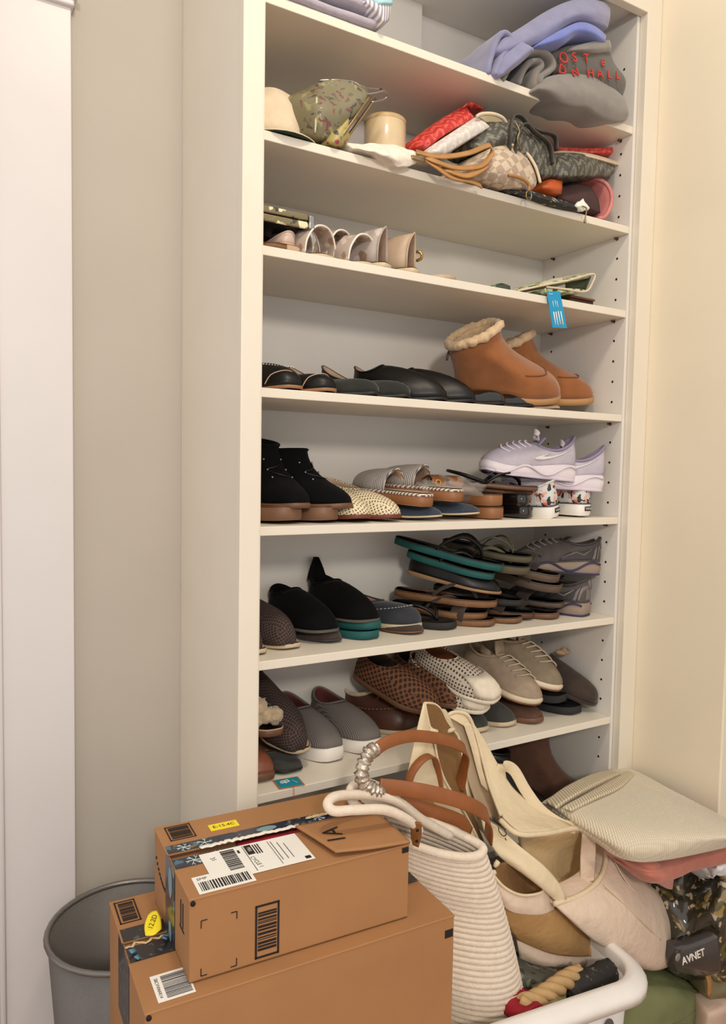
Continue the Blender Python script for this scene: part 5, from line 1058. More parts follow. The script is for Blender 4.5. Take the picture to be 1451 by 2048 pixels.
obj('mirror_edge', rel(mc, box(.004, x1 + .002, .015, .020, zh - .022, zh - .010)), MIR, mc, bevel=.002)
obj('clutch_lid', rel(mc, box(.004, x1, .02, .12, zh - .004, zh + .004)), BLKLEA, mc, bevel=.002)
obj('clasp', rel(mc, box(x1 + .002, x1 + .013, .012, .026, zh - .022, zh + .001)), M('steel_wire', (0, 0, 0)), mc, bevel=.002)
GFL = M_blobs('green_leaf_print', (214, 208, 184), [(112, 146, 70), (64, 96, 52), (150, 176, 96)], 34, .6, .34, dist=1.0)
gp = thing('leaf_print_pouch', 'green leaf print pouch lying open on the brown wallet', 'pouch', (0.6604,0.03,1.587))
obj('pouch_top', rel(gp, puff([[(0.5652,0.05,1.588), (0.65,0.05,1.618), (0.7368,0.05,1.643), (0.8036,0.05,1.66)], [(0.5277,0.01,1.571), (0.6134,0.004,1.598), (0.686,0,1.618), (0.75,0,1.636)], [(0.5637,0.03,1.58), (0.6289,0.02,1.598), (0.7067,0.02,1.619), (0.7659,0.02,1.635)]], (0, .09, .0), 4)), GFL, gp, sub=1)
obj('pouch_edge', rel(gp, tube([(0.5457,0.004,1.575), (0.6078,-0.002,1.593), (0.6821,-0.004,1.614), (0.7486,-0.004,1.636), (0.7466,-0.004,1.617), (0.7289,-0.002,1.597), (0.6707,-0.002,1.594), (0.6194,0,1.592)], .0022, 7, n=4)), CRM, gp)
obj('pouch_bottom', rel(gp, puff([[(0.6234,0.004,1.591), (0.6819,0.002,1.598), (0.738,0.004,1.603)], [(0.6265,0.004,1.583), (0.6781,-0.002,1.589), (0.7324,0.004,1.597)]], (0, .08, 0), 4)), GFL, gp)
obj('pouch_lining', rel(gp, patch([[(0.7025,0.03,1.617), (0.7465,0.03,1.63), (0.7687,0.02,1.639)], [(0.703,0.03,1.607), (0.7475,0.03,1.611), (0.7522,0.02,1.605)]], 3)), M('dark_green_lining', (66, 72, 52), .8), gp, solid=.002)
lf = thing('leaf_print_scarf', 'dark green leaf print cloth peeking over the shelf edge by the pouch', 'cloth', (0.5282,0.02,1.582))
obj('cloth_fold', rel(lf, puff([[(0.4947,0.02,1.582), (0.5145,0.015,1.588), (0.5412,0.02,1.587)], [(0.4882,0.012,1.572), (0.5093,0.004,1.576), (0.5397,0.012,1.575)], [(0.5028,0.02,1.57), (0.5243,0.015,1.57), (0.5954,0.02,1.574)]], (0, .05, 0), 4)), M_blobs('dark_leaf_print', (60, 72, 56), [(110, 130, 80), (30, 40, 34)], 60, .7, .3), lf)
wl = thing('brown_wallet', 'brown leather wallet under the green leaf print pouch', 'wallet', ((0.7474,0.02,1.579)[0], .05, Z3))
obj('wallet_cover', box(-.036, .036, -.030, .04, 0, .004), M('brown_wallet_leather', (104, 66, 46), .4, .12), wl, bevel=.001)
obj('wallet_cover', box(-.036, .036, -.030, .04, .013, .0175), M('brown_wallet_leather', (0, 0, 0)), wl, bevel=.001)
obj('wallet_pages', box(-.034, .034, -.026, .038, .004, .013), M('dark_wallet_lining', (70, 44, 32), .6), wl)
bt = thing('swing_tag', 'bright blue swing tag with white lines hanging from the leaf print pouch', 'tag', (0.6213,-0.004,1.585))
A_, B_, C_, D_ = [Vector(q) - Vector(bt.location) for q in ((0.6154,-0.006,1.581), (0.6514,-0.006,1.586), (0.6737,-0.007,1.514), (0.6328,-0.007,1.511))]
obj('tag_card', ([tuple(A_), tuple(B_), tuple(C_), tuple(D_)], [(0, 1, 2, 3)]), M('bright_blue_card', (34, 150, 196), .4, .03, bmp=0), bt, smooth=False, solid=.0008, off=0)
def tagpt(u, v): return A_ * (1 - u) * (1 - v) + B_ * u * (1 - v) + C_ * u * v + D_ * (1 - u) * v + Vector((0, -.001, 0))
for u, v0, v1, r_ in ((.30, .26, .44, .0006), (.48, .24, .42, .0006), (.62, .26, .44, .0006), (.24, .56, .92, .0013), (.40, .56, .93, .0013), (.58, .54, .90, .0013), (.76, .54, .92, .0013)):
    obj('tag_print', band([tagpt(u, v0), tagpt(u, (v0 + v1) / 2), tagpt(u, v1)], r_ * 2, .0004, up=(0, 1, 0)), WHITE_R, bt)
obj('tag_string', tube([(-.004, .004, .004), (-.006, 0, -.004), tuple(tagpt(.3, .08)), (.012, 0, -.002)], .0006, 5, n=4), WHITE_R, bt)
# ---- lowest compartment: two boots in the dark

B8 = 'boots in the lowest compartment'
t = place('black_boot', 'black leather boot in the dark compartment below the lowest full shelf', 'boot', ((0.7323,0.04,0.481)[0], .045, .4355), -52, 0, 0, .2, group=B8)
bootie(t, .2, .086, BLKLEA, BLKSOLE, BLKLEA, .150, .135, .014, .012, o1=.5)
t = place('brown_boot', 'brown suede boot beside the black one, behind the knit sweater', 'boot', ((0.8553,0.04,0.4782)[0], .05, .4355), -50, 0, 0, .2, group=B8)
bootie(t, .2, .086, M('shaded_cocoa_suede', (92, 60, 44), .9, .12, 50, .3, 500, sheen=.3), BRSOLE, DKBR, .170, .150, .014, .012, o1=.52)  # brown darkened in its colour for the shade behind the bags

# ================================================================ laundry basket and the bags in it
WHP = M('white_plastic', (232, 226, 220), .4, .03, 20, .03)
bk = thing('laundry_basket', 'white plastic laundry basket holding the tote bags', 'basket', (.41, -.165, 0), (0, 0, R(-7)))
def rrect(a, b, r, n=6):
    P = []
    for cx_, cy_, s0 in ((a - r, b - r, 0), (-a + r, b - r, 90), (-a + r, -b + r, 180), (a - r, -b + r, 270)):
        for k in range(n + 1):
            q = R(s0 + 90 * k / n); P.append((cx_ + r * math.cos(q), cy_ + r * math.sin(q)))
    return P
def rr_ring(a, b, r, z): return [(x, y, z) for x, y in rrect(a, b, r)]
BA, BB, BZ = .200, .142, .352
obj('basket_wall', loft([rr_ring(BA - .03, BB - .028, .05, .004), rr_ring(BA - .012, BB - .012, .055, .20), rr_ring(BA - .006, BB - .006, .06, BZ - .03)], True, True), WHP, bk, solid=.003)
obj('basket_rim', loft([rr_ring(BA - .008, BB - .008, .058, BZ - .034), rr_ring(BA - .010, BB - .010, .058, BZ - .006), rr_ring(BA - .006, BB - .006, .06, BZ), rr_ring(BA + .004, BB + .004, .064, BZ), rr_ring(BA + .018, BB + .018, .074, BZ - .010), rr_ring(BA + .022, BB + .022, .076, BZ - .016), rr_ring(BA + .022, BB + .022, .076, BZ - .030), rr_ring(BA + .018, BB + .018, .074, BZ - .030)]), WHP, bk)
for x_ in (-.06, 0, .06, .12): obj('vent_hole', xf(disc((0, 0, 0), .012, (0, -1, 0), 16, .022), T((x_, -BB + .0035, .27))), M('vent_shadow', (90, 84, 80), .8), bk)

# ---- rope tote
ROPE = M('cream_cotton_rope', (226, 210, 190), .9, .06, 90, .8, 520, sheen=.2)
rb = thing('rope_tote', 'cream coiled rope tote standing in the basket beside the cardboard boxes', 'tote bag', (.372, -.172, .02))
u_ = Vector((.79, -.61, 0)); v_ = Vector((.61, .79, 0))
def tote_sec(t, ang, k=1.0):
    """point on the wall of the rope tote: t = 0 bottom .. 1 rim"""
    c = Vector((.372, -.172, .02)).lerp(Vector((.222, -.160, .624)), t) + Vector((.028, 0, 0)) * math.sin(math.pi * t)
    a = inter([(0, .060), (.08, .088), (.5, .096), (1, .104)], t) * k; b = inter([(0, .060), (.08, .085), (.55, .070), (.85, .036), (1, .027)], t) * k
    p = c + u_ * (a * math.cos(ang)) + v_ * (b * math.sin(ang)); p.z += -.030 * t * math.cos(ang) - (.022 * t ** 5 * max(0, -math.sin(ang))); return p
turns, per = 58, 40; P = []
for i in range(turns * per + 1):
    P.append(tote_sec(i / (turns * per), 2 * math.pi * (i % per) / per))
obj('rope_coil', rel(rb, tube(P, .0062, 6)), ROPE, rb)
obj('inner_wall', rel(rb, loft([[tuple(tote_sec(t_ / 16, 2 * math.pi * j / 40, .985)) for j in range(40)] for t_ in range(17)], True, True)), ROPE, rb)
obj('rope_rim', rel(rb, tube([tote_sec(1.0, 2 * math.pi * j / 48) + Vector((0, 0, .004)) for j in range(48)], .0078, 8, True)), ROPE, rb)
def HN(*pts): return [Vector(p) - Vector(rb.location) for p in pts]
obj('rope_handle', tube(HN((0.1814,-0.215,0.654), (0.1544,-0.222,0.6809), (0.1111,-0.225,0.7075), (0.06086,-0.222,0.7176), (0.02966,-0.215,0.7202), (0.02415,-0.205,0.7277), (0.04024,-0.195,0.7307), (0.07331,-0.185,0.7227), (0.1257,-0.18,0.708), (0.1682,-0.18,0.6874), (0.2128,-0.18,0.6493), (0.2698,-0.18,0.6088)), .0075, 10, n=6), ROPE, rb)
obj('rope_handle', tube(HN((0.1748,-0.135,0.6219), (0.1451,-0.135,0.6524), (0.1136,-0.135,0.6761), (0.105,-0.13,0.6941), (0.1132,-0.125,0.7052), (0.1436,-0.12,0.7021), (0.1994,-0.118,0.6691), (0.2496,-0.118,0.6302), (0.283,-0.12,0.5984)), .0075, 10, n=6), ROPE, rb)
PATCH = M('tan_leather_patch', (132, 84, 44), .45, .12, 40, .15, 250)
for P4 in (((0.1589,-0.225,0.6795), (0.1756,-0.228,0.6738), (0.1795,-0.216,0.6292), (0.1694,-0.214,0.6356)), ((0.1324,-0.16,0.6659), (0.1552,-0.16,0.6574), (0.1549,-0.158,0.6434), (0.1397,-0.158,0.6454))):
    A, B, C_, D_ = HN(*P4); m1, m2 = (A + D_) / 2 - (B - A) * .12, (B + C_) / 2 + (B - A) * .12
    lp = obj('leather_patch', patch([[A, (A + B) / 2, B], [m1, (m1 + m2) / 2 + Vector((0, -.003, 0)), m2], [D_, (C_ + D_) / 2, C_]], 5), PATCH, rb, solid=.003, off=0)
    for q in ((A + B) * .35 + (C_ + D_) * .15, (A + B) * .12 + (C_ + D_) * .38): obj('patch_stud', ball(tuple(q + Vector((0, -.004, 0))), .0026, 8, 6), DARK, lp)

# ---- canvas tote with leather handles
def M_canvas(key, col):
    m, nt, b = _nodes(key); c = lin(col); v = coords(nt); n = ramp(nt, tex_noise(nt, v, 9, 4), .3, .7)
    nt.links.new(mix(nt, n, scale(c, .93), scale(c, 1.05)), b.inputs['Base Color']); b.inputs['Roughness'].default_value = .88; b.inputs['Specular IOR Level'].default_value = .2
    h = math_n(nt, 'ADD', math_n(nt, 'MULTIPLY', tex_noise(nt, v, 24, 3), 1.0), math_n(nt, 'MULTIPLY', tex_noise(nt, v, 900, 1), .05)); bump(nt, b, h, .5, .012)
    MATS[key] = m; return m
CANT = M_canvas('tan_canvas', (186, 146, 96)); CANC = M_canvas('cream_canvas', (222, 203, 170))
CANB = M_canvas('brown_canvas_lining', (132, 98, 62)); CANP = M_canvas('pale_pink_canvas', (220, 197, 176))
HAND = M('saddle_leather', (144, 86, 46), .45, .1, 30, .12, 300)
ct = thing('canvas_tote', 'tan canvas tote with saddle leather handles between the rope tote and cream tote', 'tote bag', (.43, -.13, .03))
def sh(name, G, m, solid=.003, n=5, par=None, off=0): return obj(name, rel(ct, patch(G, n)), m, par or ct, solid=solid, off=off)
sh('side_panel', [[(0.2942,-0.06,0.7962), (0.2964,-0.06,0.7967), (0.2987,-0.06,0.7946)], [(0.2752,-0.07,0.7573), (0.2844,-0.074,0.7562), (0.3032,-0.068,0.7475)], [(0.2513,-0.085,0.7079), (0.27,-0.092,0.7051), (0.3067,-0.08,0.7095)], [(0.2279,-0.1,0.6559), (0.2588,-0.11,0.6533), (0.3171,-0.095,0.6606)], [(0.2131,-0.115,0.604), (0.2582,-0.125,0.5976), (0.3572,-0.11,0.5933)], [(0.2239,-0.12,0.5333), (0.2997,-0.13,0.5179), (0.3919,-0.12,0.5259)]], CANC)
sh('tan_panel', [[(0.2712,-0.0735,0.7383), (0.2663,-0.0745,0.7322), (0.2613,-0.076,0.7209)], [(0.249,-0.0855,0.6995), (0.2554,-0.092,0.6917), (0.2652,-0.1,0.6748)], [(0.2251,-0.101,0.6569), (0.2519,-0.114,0.6475), (0.285,-0.116,0.6304)], [(0.2104,-0.116,0.605), (0.2456,-0.128,0.6002), (0.3131,-0.124,0.5822)]], CANT)
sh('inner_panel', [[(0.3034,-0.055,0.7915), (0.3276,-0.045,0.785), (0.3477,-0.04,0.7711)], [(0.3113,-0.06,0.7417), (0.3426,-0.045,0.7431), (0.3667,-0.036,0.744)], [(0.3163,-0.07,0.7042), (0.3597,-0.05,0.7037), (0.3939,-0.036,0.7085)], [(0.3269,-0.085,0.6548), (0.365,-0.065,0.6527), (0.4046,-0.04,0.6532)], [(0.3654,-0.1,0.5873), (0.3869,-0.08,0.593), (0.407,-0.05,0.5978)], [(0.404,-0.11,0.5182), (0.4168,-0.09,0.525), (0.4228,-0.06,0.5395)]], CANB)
sh('back_panel', [[(0.3492,-0.038,0.7703), (0.3671,-0.03,0.7633), (0.3826,-0.026,0.7403)], [(0.3815,-0.036,0.7242), (0.3988,-0.03,0.6998), (0.4149,-0.026,0.6759)], [(0.4058,-0.04,0.653), (0.4234,-0.034,0.6326), (0.4447,-0.03,0.6119)], [(0.4094,-0.05,0.5972), (0.4339,-0.045,0.5702), (0.4708,-0.04,0.5296)], [(0.4252,-0.06,0.5389), (0.4656,-0.055,0.4971), (0.5105,-0.05,0.4428)]], CANC)
RIM1 = [(0.2961,-0.062,0.7964), (0.3029,-0.068,0.7567), (0.3093,-0.072,0.7441), (0.3114,-0.083,0.7005), (0.32,-0.097,0.6607), (0.3555,-0.112,0.5983), (0.3913,-0.122,0.5289)]
RIM2 = [(0.2976,-0.06,0.7957), (0.3307,-0.044,0.7843), (0.3509,-0.039,0.7684), (0.3655,-0.036,0.7442), (0.3843,-0.037,0.7221), (0.3961,-0.038,0.7029), (0.4042,-0.042,0.654), (0.4078,-0.052,0.5984), (0.4285,-0.062,0.539)]
for Q in (RIM1, RIM2): obj('rim_binding', rel(ct, tube(Q, .0024, 7, n=5)), CANC, ct)
for a, b in (((0.3003,-0.072,0.7493), (0.3152,-0.076,0.7443)), ((0.3631,-0.04,0.7247), (0.3803,-0.042,0.7282)), ((0.35,-0.2,0.5439), (0.3586,-0.2,0.5522)), ((0.335,-0.205,0.5382), (0.3464,-0.207,0.5396))):
    obj('toggle', rel(ct, tube([a, tuple((Vector(a) + Vector(b)) / 2), b], [.003, .0045, .0042], 8)), CANC, ct)
sh('pocket_front', [[(0.3371,-0.205,0.5402), (0.3608,-0.212,0.511), (0.3973,-0.215,0.4872), (0.4378,-0.212,0.4758), (0.4681,-0.205,0.4838)], [(0.347,-0.205,0.5113), (0.3648,-0.216,0.49), (0.3992,-0.22,0.4688), (0.442,-0.216,0.4531), (0.4818,-0.205,0.4503)], [(0.3563,-0.203,0.4856), (0.3764,-0.214,0.4661), (0.4074,-0.218,0.4537), (0.4529,-0.214,0.4379), (0.4921,-0.203,0.4295)]], CANP)
obj('pocket_edge', rel(ct, tube([(0.3362,-0.206,0.5436), (0.3589,-0.214,0.5143), (0.3954,-0.217,0.4906), (0.4381,-0.214,0.4786), (0.4629,-0.208,0.4794), (0.4725,-0.2,0.4948)], .0026, 7, n=5)), CANC, ct)
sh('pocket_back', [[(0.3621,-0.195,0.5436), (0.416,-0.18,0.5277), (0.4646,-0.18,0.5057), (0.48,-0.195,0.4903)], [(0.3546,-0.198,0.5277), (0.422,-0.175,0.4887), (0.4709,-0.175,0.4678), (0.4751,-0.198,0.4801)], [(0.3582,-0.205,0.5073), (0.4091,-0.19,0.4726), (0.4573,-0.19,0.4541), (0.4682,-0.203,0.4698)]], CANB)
sh('lower_panel', [[(0.3546,-0.202,0.4926), (0.4013,-0.212,0.4558), (0.463,-0.21,0.4345), (0.4976,-0.2,0.429)], [(0.3782,-0.195,0.4464), (0.4326,-0.205,0.419), (0.5065,-0.205,0.3962), (0.5561,-0.195,0.3754)], [(0.407,-0.185,0.4047), (0.465,-0.198,0.3772), (0.5392,-0.2,0.3499), (0.6107,-0.19,0.3211)], [(0.4313,-0.175,0.3765), (0.5013,-0.188,0.336), (0.5757,-0.192,0.3071), (0.6499,-0.185,0.2824)]], CANT, .004)
sh('lower_base', [[(0.4308,-0.17,0.3832), (0.5092,-0.18,0.3354), (0.5833,-0.185,0.3043), (0.6529,-0.18,0.2805)], [(0.4345,-0.175,0.3549), (0.4874,-0.19,0.3228), (0.5654,-0.19,0.2917), (0.6396,-0.18,0.2687)], [(0.4548,-0.16,0.3108), (0.5008,-0.165,0.2867), (0.5664,-0.165,0.2643), (0.6265,-0.16,0.2477)]], CANP, .004)
obj('bottom_tab', rel(ct, puff([[(0.5948,-0.196,0.3189), (0.6137,-0.2,0.3111), (0.6423,-0.196,0.2954)], [(0.5933,-0.198,0.3048), (0.6086,-0.204,0.2975), (0.6401,-0.196,0.2862)]], (0, .02, 0), 3)), CANT, ct)
# leather handles and the foil-wrapped joint between them
obj('leather_handle', rel(ct, band([(0.1252,-0.165,0.7729), (0.1551,-0.16,0.782), (0.2103,-0.15,0.7791), (0.278,-0.135,0.7574), (0.3336,-0.12,0.7301), (0.3598,-0.105,0.7056), (0.3699,-0.085,0.6667), (0.3698,-0.075,0.6252)], .0195, .004, n=6, side=(-.25, .25, 1))), HAND, ct)
obj('leather_handle', rel(ct, band([(0.1313,-0.175,0.7208), (0.1642,-0.185,0.7146), (0.2119,-0.2,0.7024), (0.2689,-0.205,0.6789), (0.318,-0.2,0.649), (0.3436,-0.19,0.6216), (0.361,-0.17,0.575)], .024, .004, n=6, side=(-.2, .2, 1))), HAND, ct)
obj('leather_handle', rel(ct, band([(0.2259,-0.112,0.6611), (0.2367,-0.11,0.695), (0.263,-0.106,0.7149), (0.2899,-0.1,0.7114), (0.3032,-0.098,0.68), (0.3036,-0.105,0.6417)], .015, .0035, n=6, side=(-.3, 1, .2))), HAND, ct)
obj('handle_base', rel(ct, band([(0.2017,-0.13,0.6649), (0.2531,-0.145,0.6424), (0.3141,-0.15,0.6113), (0.3369,-0.15,0.5853)], .022, .004, n=5, side=(-.2, .2, 1))), HAND, ct)
FOIL = M('crumpled_foil_wrap', (196, 182, 166), .28, .15, 60, 1, 160, metal=.75)
FW = [Vector(q) for q in ((0.1282,-0.166,0.7776), (0.1136,-0.172,0.7759), (0.1024,-0.176,0.7643), (0.09625,-0.178,0.7466), (0.1037,-0.178,0.7309), (0.1176,-0.178,0.7185), (0.1333,-0.178,0.712))]
fw = catmull(FW, 8); obj('foil_wrap', rel(ct, jitter(tube(fw, [.010 + .0022 * math.sin(i * 1.7) for i in range(len(fw))], 14), .003, 120, 3)), FOIL, ct)

# ---- big cream canvas tote
bt_ = thing('cream_tote', 'big cream canvas tote lying open across the basket', 'tote bag', (.55, -.18, .05))
def s3(name, G, m, solid=.0035, n=5): return obj(name, rel(bt_, patch(G, n)), m, bt_, solid=solid, off=0)
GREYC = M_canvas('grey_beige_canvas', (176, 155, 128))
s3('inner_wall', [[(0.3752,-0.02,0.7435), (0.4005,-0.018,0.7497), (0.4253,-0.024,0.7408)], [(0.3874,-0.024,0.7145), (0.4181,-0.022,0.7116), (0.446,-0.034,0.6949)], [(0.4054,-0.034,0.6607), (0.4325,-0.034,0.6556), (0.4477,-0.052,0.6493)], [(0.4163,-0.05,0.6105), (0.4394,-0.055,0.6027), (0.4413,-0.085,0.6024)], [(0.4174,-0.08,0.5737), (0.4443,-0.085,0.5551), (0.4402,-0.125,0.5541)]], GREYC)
s3('inner_strip', [[(0.4112,-0.03,0.7291), (0.4192,-0.032,0.7323), (0.4263,-0.034,0.7279)], [(0.4232,-0.038,0.6884), (0.4299,-0.042,0.6866), (0.437,-0.044,0.682)], [(0.4313,-0.048,0.6461), (0.4364,-0.054,0.6424), (0.4406,-0.058,0.6381)], [(0.4348,-0.06,0.6154), (0.439,-0.07,0.6087), (0.443,-0.08,0.6039)]], CANC, .002)
s3('front_wall', [[(0.3759,-0.022,0.7479), (0.4037,-0.02,0.7508), (0.4287,-0.026,0.7389)], [(0.434,-0.036,0.7075), (0.4466,-0.036,0.7034), (0.4579,-0.038,0.6902)], [(0.4414,-0.05,0.6646), (0.4641,-0.05,0.6554), (0.4849,-0.05,0.6394)], [(0.442,-0.075,0.6149), (0.4695,-0.078,0.6054), (0.5128,-0.07,0.5912)], [(0.4358,-0.115,0.5813), (0.4827,-0.118,0.57), (0.5583,-0.1,0.5552)], [(0.4447,-0.16,0.561), (0.5016,-0.165,0.5533), (0.5958,-0.15,0.5319)]], CANC)
s3('floor_panel', [[(0.4105,-0.085,0.5821), (0.419,-0.1,0.5673), (0.42,-0.12,0.5662)], [(0.377,-0.14,0.5758), (0.3974,-0.16,0.5615), (0.4207,-0.18,0.5557)], [(0.3717,-0.17,0.5588), (0.403,-0.2,0.5424), (0.4655,-0.21,0.5126)], [(0.388,-0.185,0.5374), (0.4312,-0.215,0.5063), (0.5006,-0.22,0.462)], [(0.4533,-0.205,0.4906), (0.475,-0.215,0.4621), (0.4974,-0.218,0.4415)]], CANC)
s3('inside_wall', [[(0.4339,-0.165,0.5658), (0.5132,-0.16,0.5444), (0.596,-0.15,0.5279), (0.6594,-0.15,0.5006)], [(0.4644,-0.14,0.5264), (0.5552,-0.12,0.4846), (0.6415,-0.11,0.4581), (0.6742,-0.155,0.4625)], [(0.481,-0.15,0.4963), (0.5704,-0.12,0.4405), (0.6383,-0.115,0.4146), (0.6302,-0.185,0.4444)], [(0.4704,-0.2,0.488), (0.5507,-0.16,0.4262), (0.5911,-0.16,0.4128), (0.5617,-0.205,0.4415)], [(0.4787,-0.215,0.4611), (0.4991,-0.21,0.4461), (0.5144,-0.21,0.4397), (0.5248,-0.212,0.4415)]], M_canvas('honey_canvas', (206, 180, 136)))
s3('inside_strap', [[(0.5979,-0.166,0.5267), (0.6171,-0.166,0.522), (0.6339,-0.166,0.5139)], [(0.6123,-0.15,0.472), (0.6257,-0.158,0.4704), (0.6341,-0.168,0.4689)], [(0.5795,-0.182,0.445), (0.5895,-0.19,0.4463), (0.5964,-0.198,0.4523)]], CANP, .003)
RIMC = [(0.4184,-0.135,0.5825), (0.4323,-0.168,0.5676), (0.5043,-0.165,0.5498), (0.5904,-0.155,0.5344), (0.6491,-0.155,0.5094), (0.6664,-0.165,0.4753), (0.6249,-0.192,0.4493), (0.5527,-0.212,0.4448), (0.472,-0.222,0.4548)]
obj('rim_binding', rel(bt_, tube(RIMC, .0048, 9, n=6)), CANC, bt_)
obj('rim_binding', rel(bt_, tube([(0.3736,-0.022,0.7444), (0.3853,-0.022,0.7513), (0.4046,-0.022,0.7513), (0.4245,-0.028,0.7421), (0.4364,-0.036,0.7101), (0.4419,-0.054,0.661), (0.4401,-0.08,0.6172), (0.4321,-0.122,0.5813)], .0036, 8, n=6)), CANC, bt_)
obj('outer_body', rel(bt_, puff([[(0.6613,-0.152,0.501), (0.6708,-0.165,0.4732), (0.6243,-0.195,0.447), (0.5462,-0.218,0.446), (0.469,-0.225,0.4536)], [(0.7004,-0.165,0.4564), (0.7125,-0.19,0.4346), (0.6546,-0.225,0.4156), (0.5703,-0.24,0.413), (0.4993,-0.235,0.4225)], [(0.7787,-0.165,0.3877), (0.7951,-0.19,0.3569), (0.7314,-0.23,0.3409), (0.6377,-0.245,0.3434), (0.5589,-0.235,0.3667)], [(0.8685,-0.155,0.3141), (0.8804,-0.175,0.2753), (0.819,-0.215,0.2477), (0.7266,-0.232,0.2588), (0.6473,-0.225,0.3001)], [(0.8999,-0.14,0.2612), (0.9038,-0.16,0.2264), (0.854,-0.19,0.1997), (0.7816,-0.205,0.2152), (0.7172,-0.205,0.2434)]], (.0, .05, 0.01), 5, .96, 1.0)), CANP, bt_, sub=1)
obj('outer_seam', rel(bt_, tube([(0.6723,-0.1815,0.4614), (0.6731,-0.2085,0.4365), (0.7144,-0.2145,0.3879), (0.754,-0.218,0.3426)], .0012, 6, n=5)), CANC, bt_)
obj('outer_seam', rel(bt_, tube([(0.6107,-0.212,0.4457), (0.6354,-0.2295,0.4187), (0.6993,-0.2375,0.3549), (0.7587,-0.228,0.3007)], .0012, 6, n=5)), CANC, bt_)
obj('back_gusset', rel(bt_, patch([[(0.8372,-0.14,0.3515), (0.8805,-0.13,0.3288), (0.9189,-0.12,0.296)], [(0.8748,-0.14,0.3189), (0.9286,-0.13,0.2813), (0.9603,-0.12,0.238)], [(0.8915,-0.145,0.2888), (0.9298,-0.14,0.2409), (0.9497,-0.13,0.1948)]], 4)), CANC, bt_, solid=.003)
obj('carry_strap', rel(bt_, band([(0.4893,-0.055,0.6123), (0.4834,-0.058,0.6326), (0.494,-0.06,0.6413), (0.5141,-0.064,0.6288), (0.5296,-0.08,0.5936), (0.5467,-0.105,0.5599), (0.576,-0.13,0.5358), (0.5958,-0.15,0.5319)], .022, .004, n=6, side=(.75, -.2, .5))), CANC, bt_)
SCR = M('black_script_ink', (40, 34, 34), .6, bmp=0)
obj('script_print', rel(bt_, join(tube([(0.4052,-0.128,0.59), (0.4067,-0.132,0.5839), (0.4098,-0.131,0.5884), (0.402,-0.132,0.5831)], .0009, 5, n=3), tube([(0.4007,-0.15,0.5801), (0.3999,-0.154,0.5728), (0.4042,-0.16,0.5671), (0.412,-0.159,0.5685), (0.4108,-0.152,0.5767), (0.4063,-0.149,0.5802)], .0009, 5, n=3), tube([(0.4063,-0.163,0.5643), (0.4075,-0.17,0.5544), (0.4146,-0.167,0.5604), (0.4143,-0.173,0.5504), (0.4191,-0.17,0.557)], .0009, 5, n=3))), SCR, bt_)

# ---- loose things in the basket
DKC = M_blobs('black_grey_print', (40, 38, 36), [(110, 104, 98), (64, 60, 56)], 55, .75, .2, dist=1.2)
o = thing('patterned_cloth', 'rolled black and grey patterned cloth on the basket rim', 'cloth', (0.5585,-0.25,0.3023))
obj('cloth_roll', rel(o, jitter(tube([(0.4742,-0.262,0.3104), (0.5175,-0.258,0.3143), (0.5689,-0.252,0.3094), (0.6169,-0.245,0.3029), (0.6584,-0.235,0.2877)], [.016, .021, .022, .02, .014], 16, n=6), .004, 60, 2)), DKC, o)
o = thing('twisted_rope', 'thick beige twisted rope handle lying in the basket', 'rope', (0.4407,-0.25,0.321))
TP = catmull([(0.3624,-0.26,0.3338), (0.3996,-0.262,0.332), (0.438,-0.258,0.3333), (0.482,-0.25,0.3308), (0.5296,-0.235,0.3143)], 12)
fr_ = frames(TP, False)
for ph in (0, 2.09, 4.19):
    obj('rope_strand', rel(o, tube([p + N_ * (.0085 * math.cos(ph + i * .30)) + B_ * (.0085 * math.sin(ph + i * .30)) for i, (p, (t_, N_, B_)) in enumerate(zip(TP, fr_))], .0085, 8)), M('beige_rope', (190, 156, 110), .9, .1, 60, .6, 300), o)
o = thing('red_cloth', 'crimson cloth corner in the basket below the rope tote', 'cloth', (0.3698,-0.27,0.3291))
obj('cloth_fold', rel(o, jitter(puff([[(0.3791,-0.268,0.3382), (0.3909,-0.272,0.3382), (0.4112,-0.268,0.3247)], [(0.3456,-0.278,0.3417), (0.3579,-0.29,0.3485), (0.3992,-0.278,0.3252)], [(0.3364,-0.27,0.3228), (0.3443,-0.28,0.3283), (0.3715,-0.27,0.3164)]], (0, .04, 0), 5), .002, 60)), RED, o)
o = thing('grey_green_cloth', 'grey green crumpled cloth under the tan canvas tote', 'cloth', (0.4583,-0.22,0.3185))
obj('cloth_heap', rel(o, jitter(puff([[(0.412,-0.2,0.3496), (0.4779,-0.2,0.3179), (0.5549,-0.2,0.2917)], [(0.3938,-0.225,0.3486), (0.4542,-0.23,0.3262), (0.5281,-0.225,0.302)], [(0.4067,-0.225,0.3126), (0.462,-0.23,0.2867), (0.5297,-0.225,0.2683)]], (0, .06, 0), 6), .006, 40)), M_blobs('grey_green_print', (84, 84, 74), [(120, 116, 100), (56, 58, 52)], 40, .85, .3), o)
o = thing('olive_cloth', 'pale olive cloth scrap beside the crimson cloth in the basket', 'cloth', (0.4328,-0.27,0.3146))
obj('cloth_fold', rel(o, jitter(puff([[(0.4109,-0.268,0.3318), (0.4319,-0.27,0.3326), (0.4603,-0.268,0.3229)], [(0.4059,-0.278,0.328), (0.4226,-0.284,0.331), (0.4532,-0.275,0.3192)]], (0, .04, 0), 5), .003, 60)), M('pale_olive_cloth', (150, 142, 100), .9, .15), o)

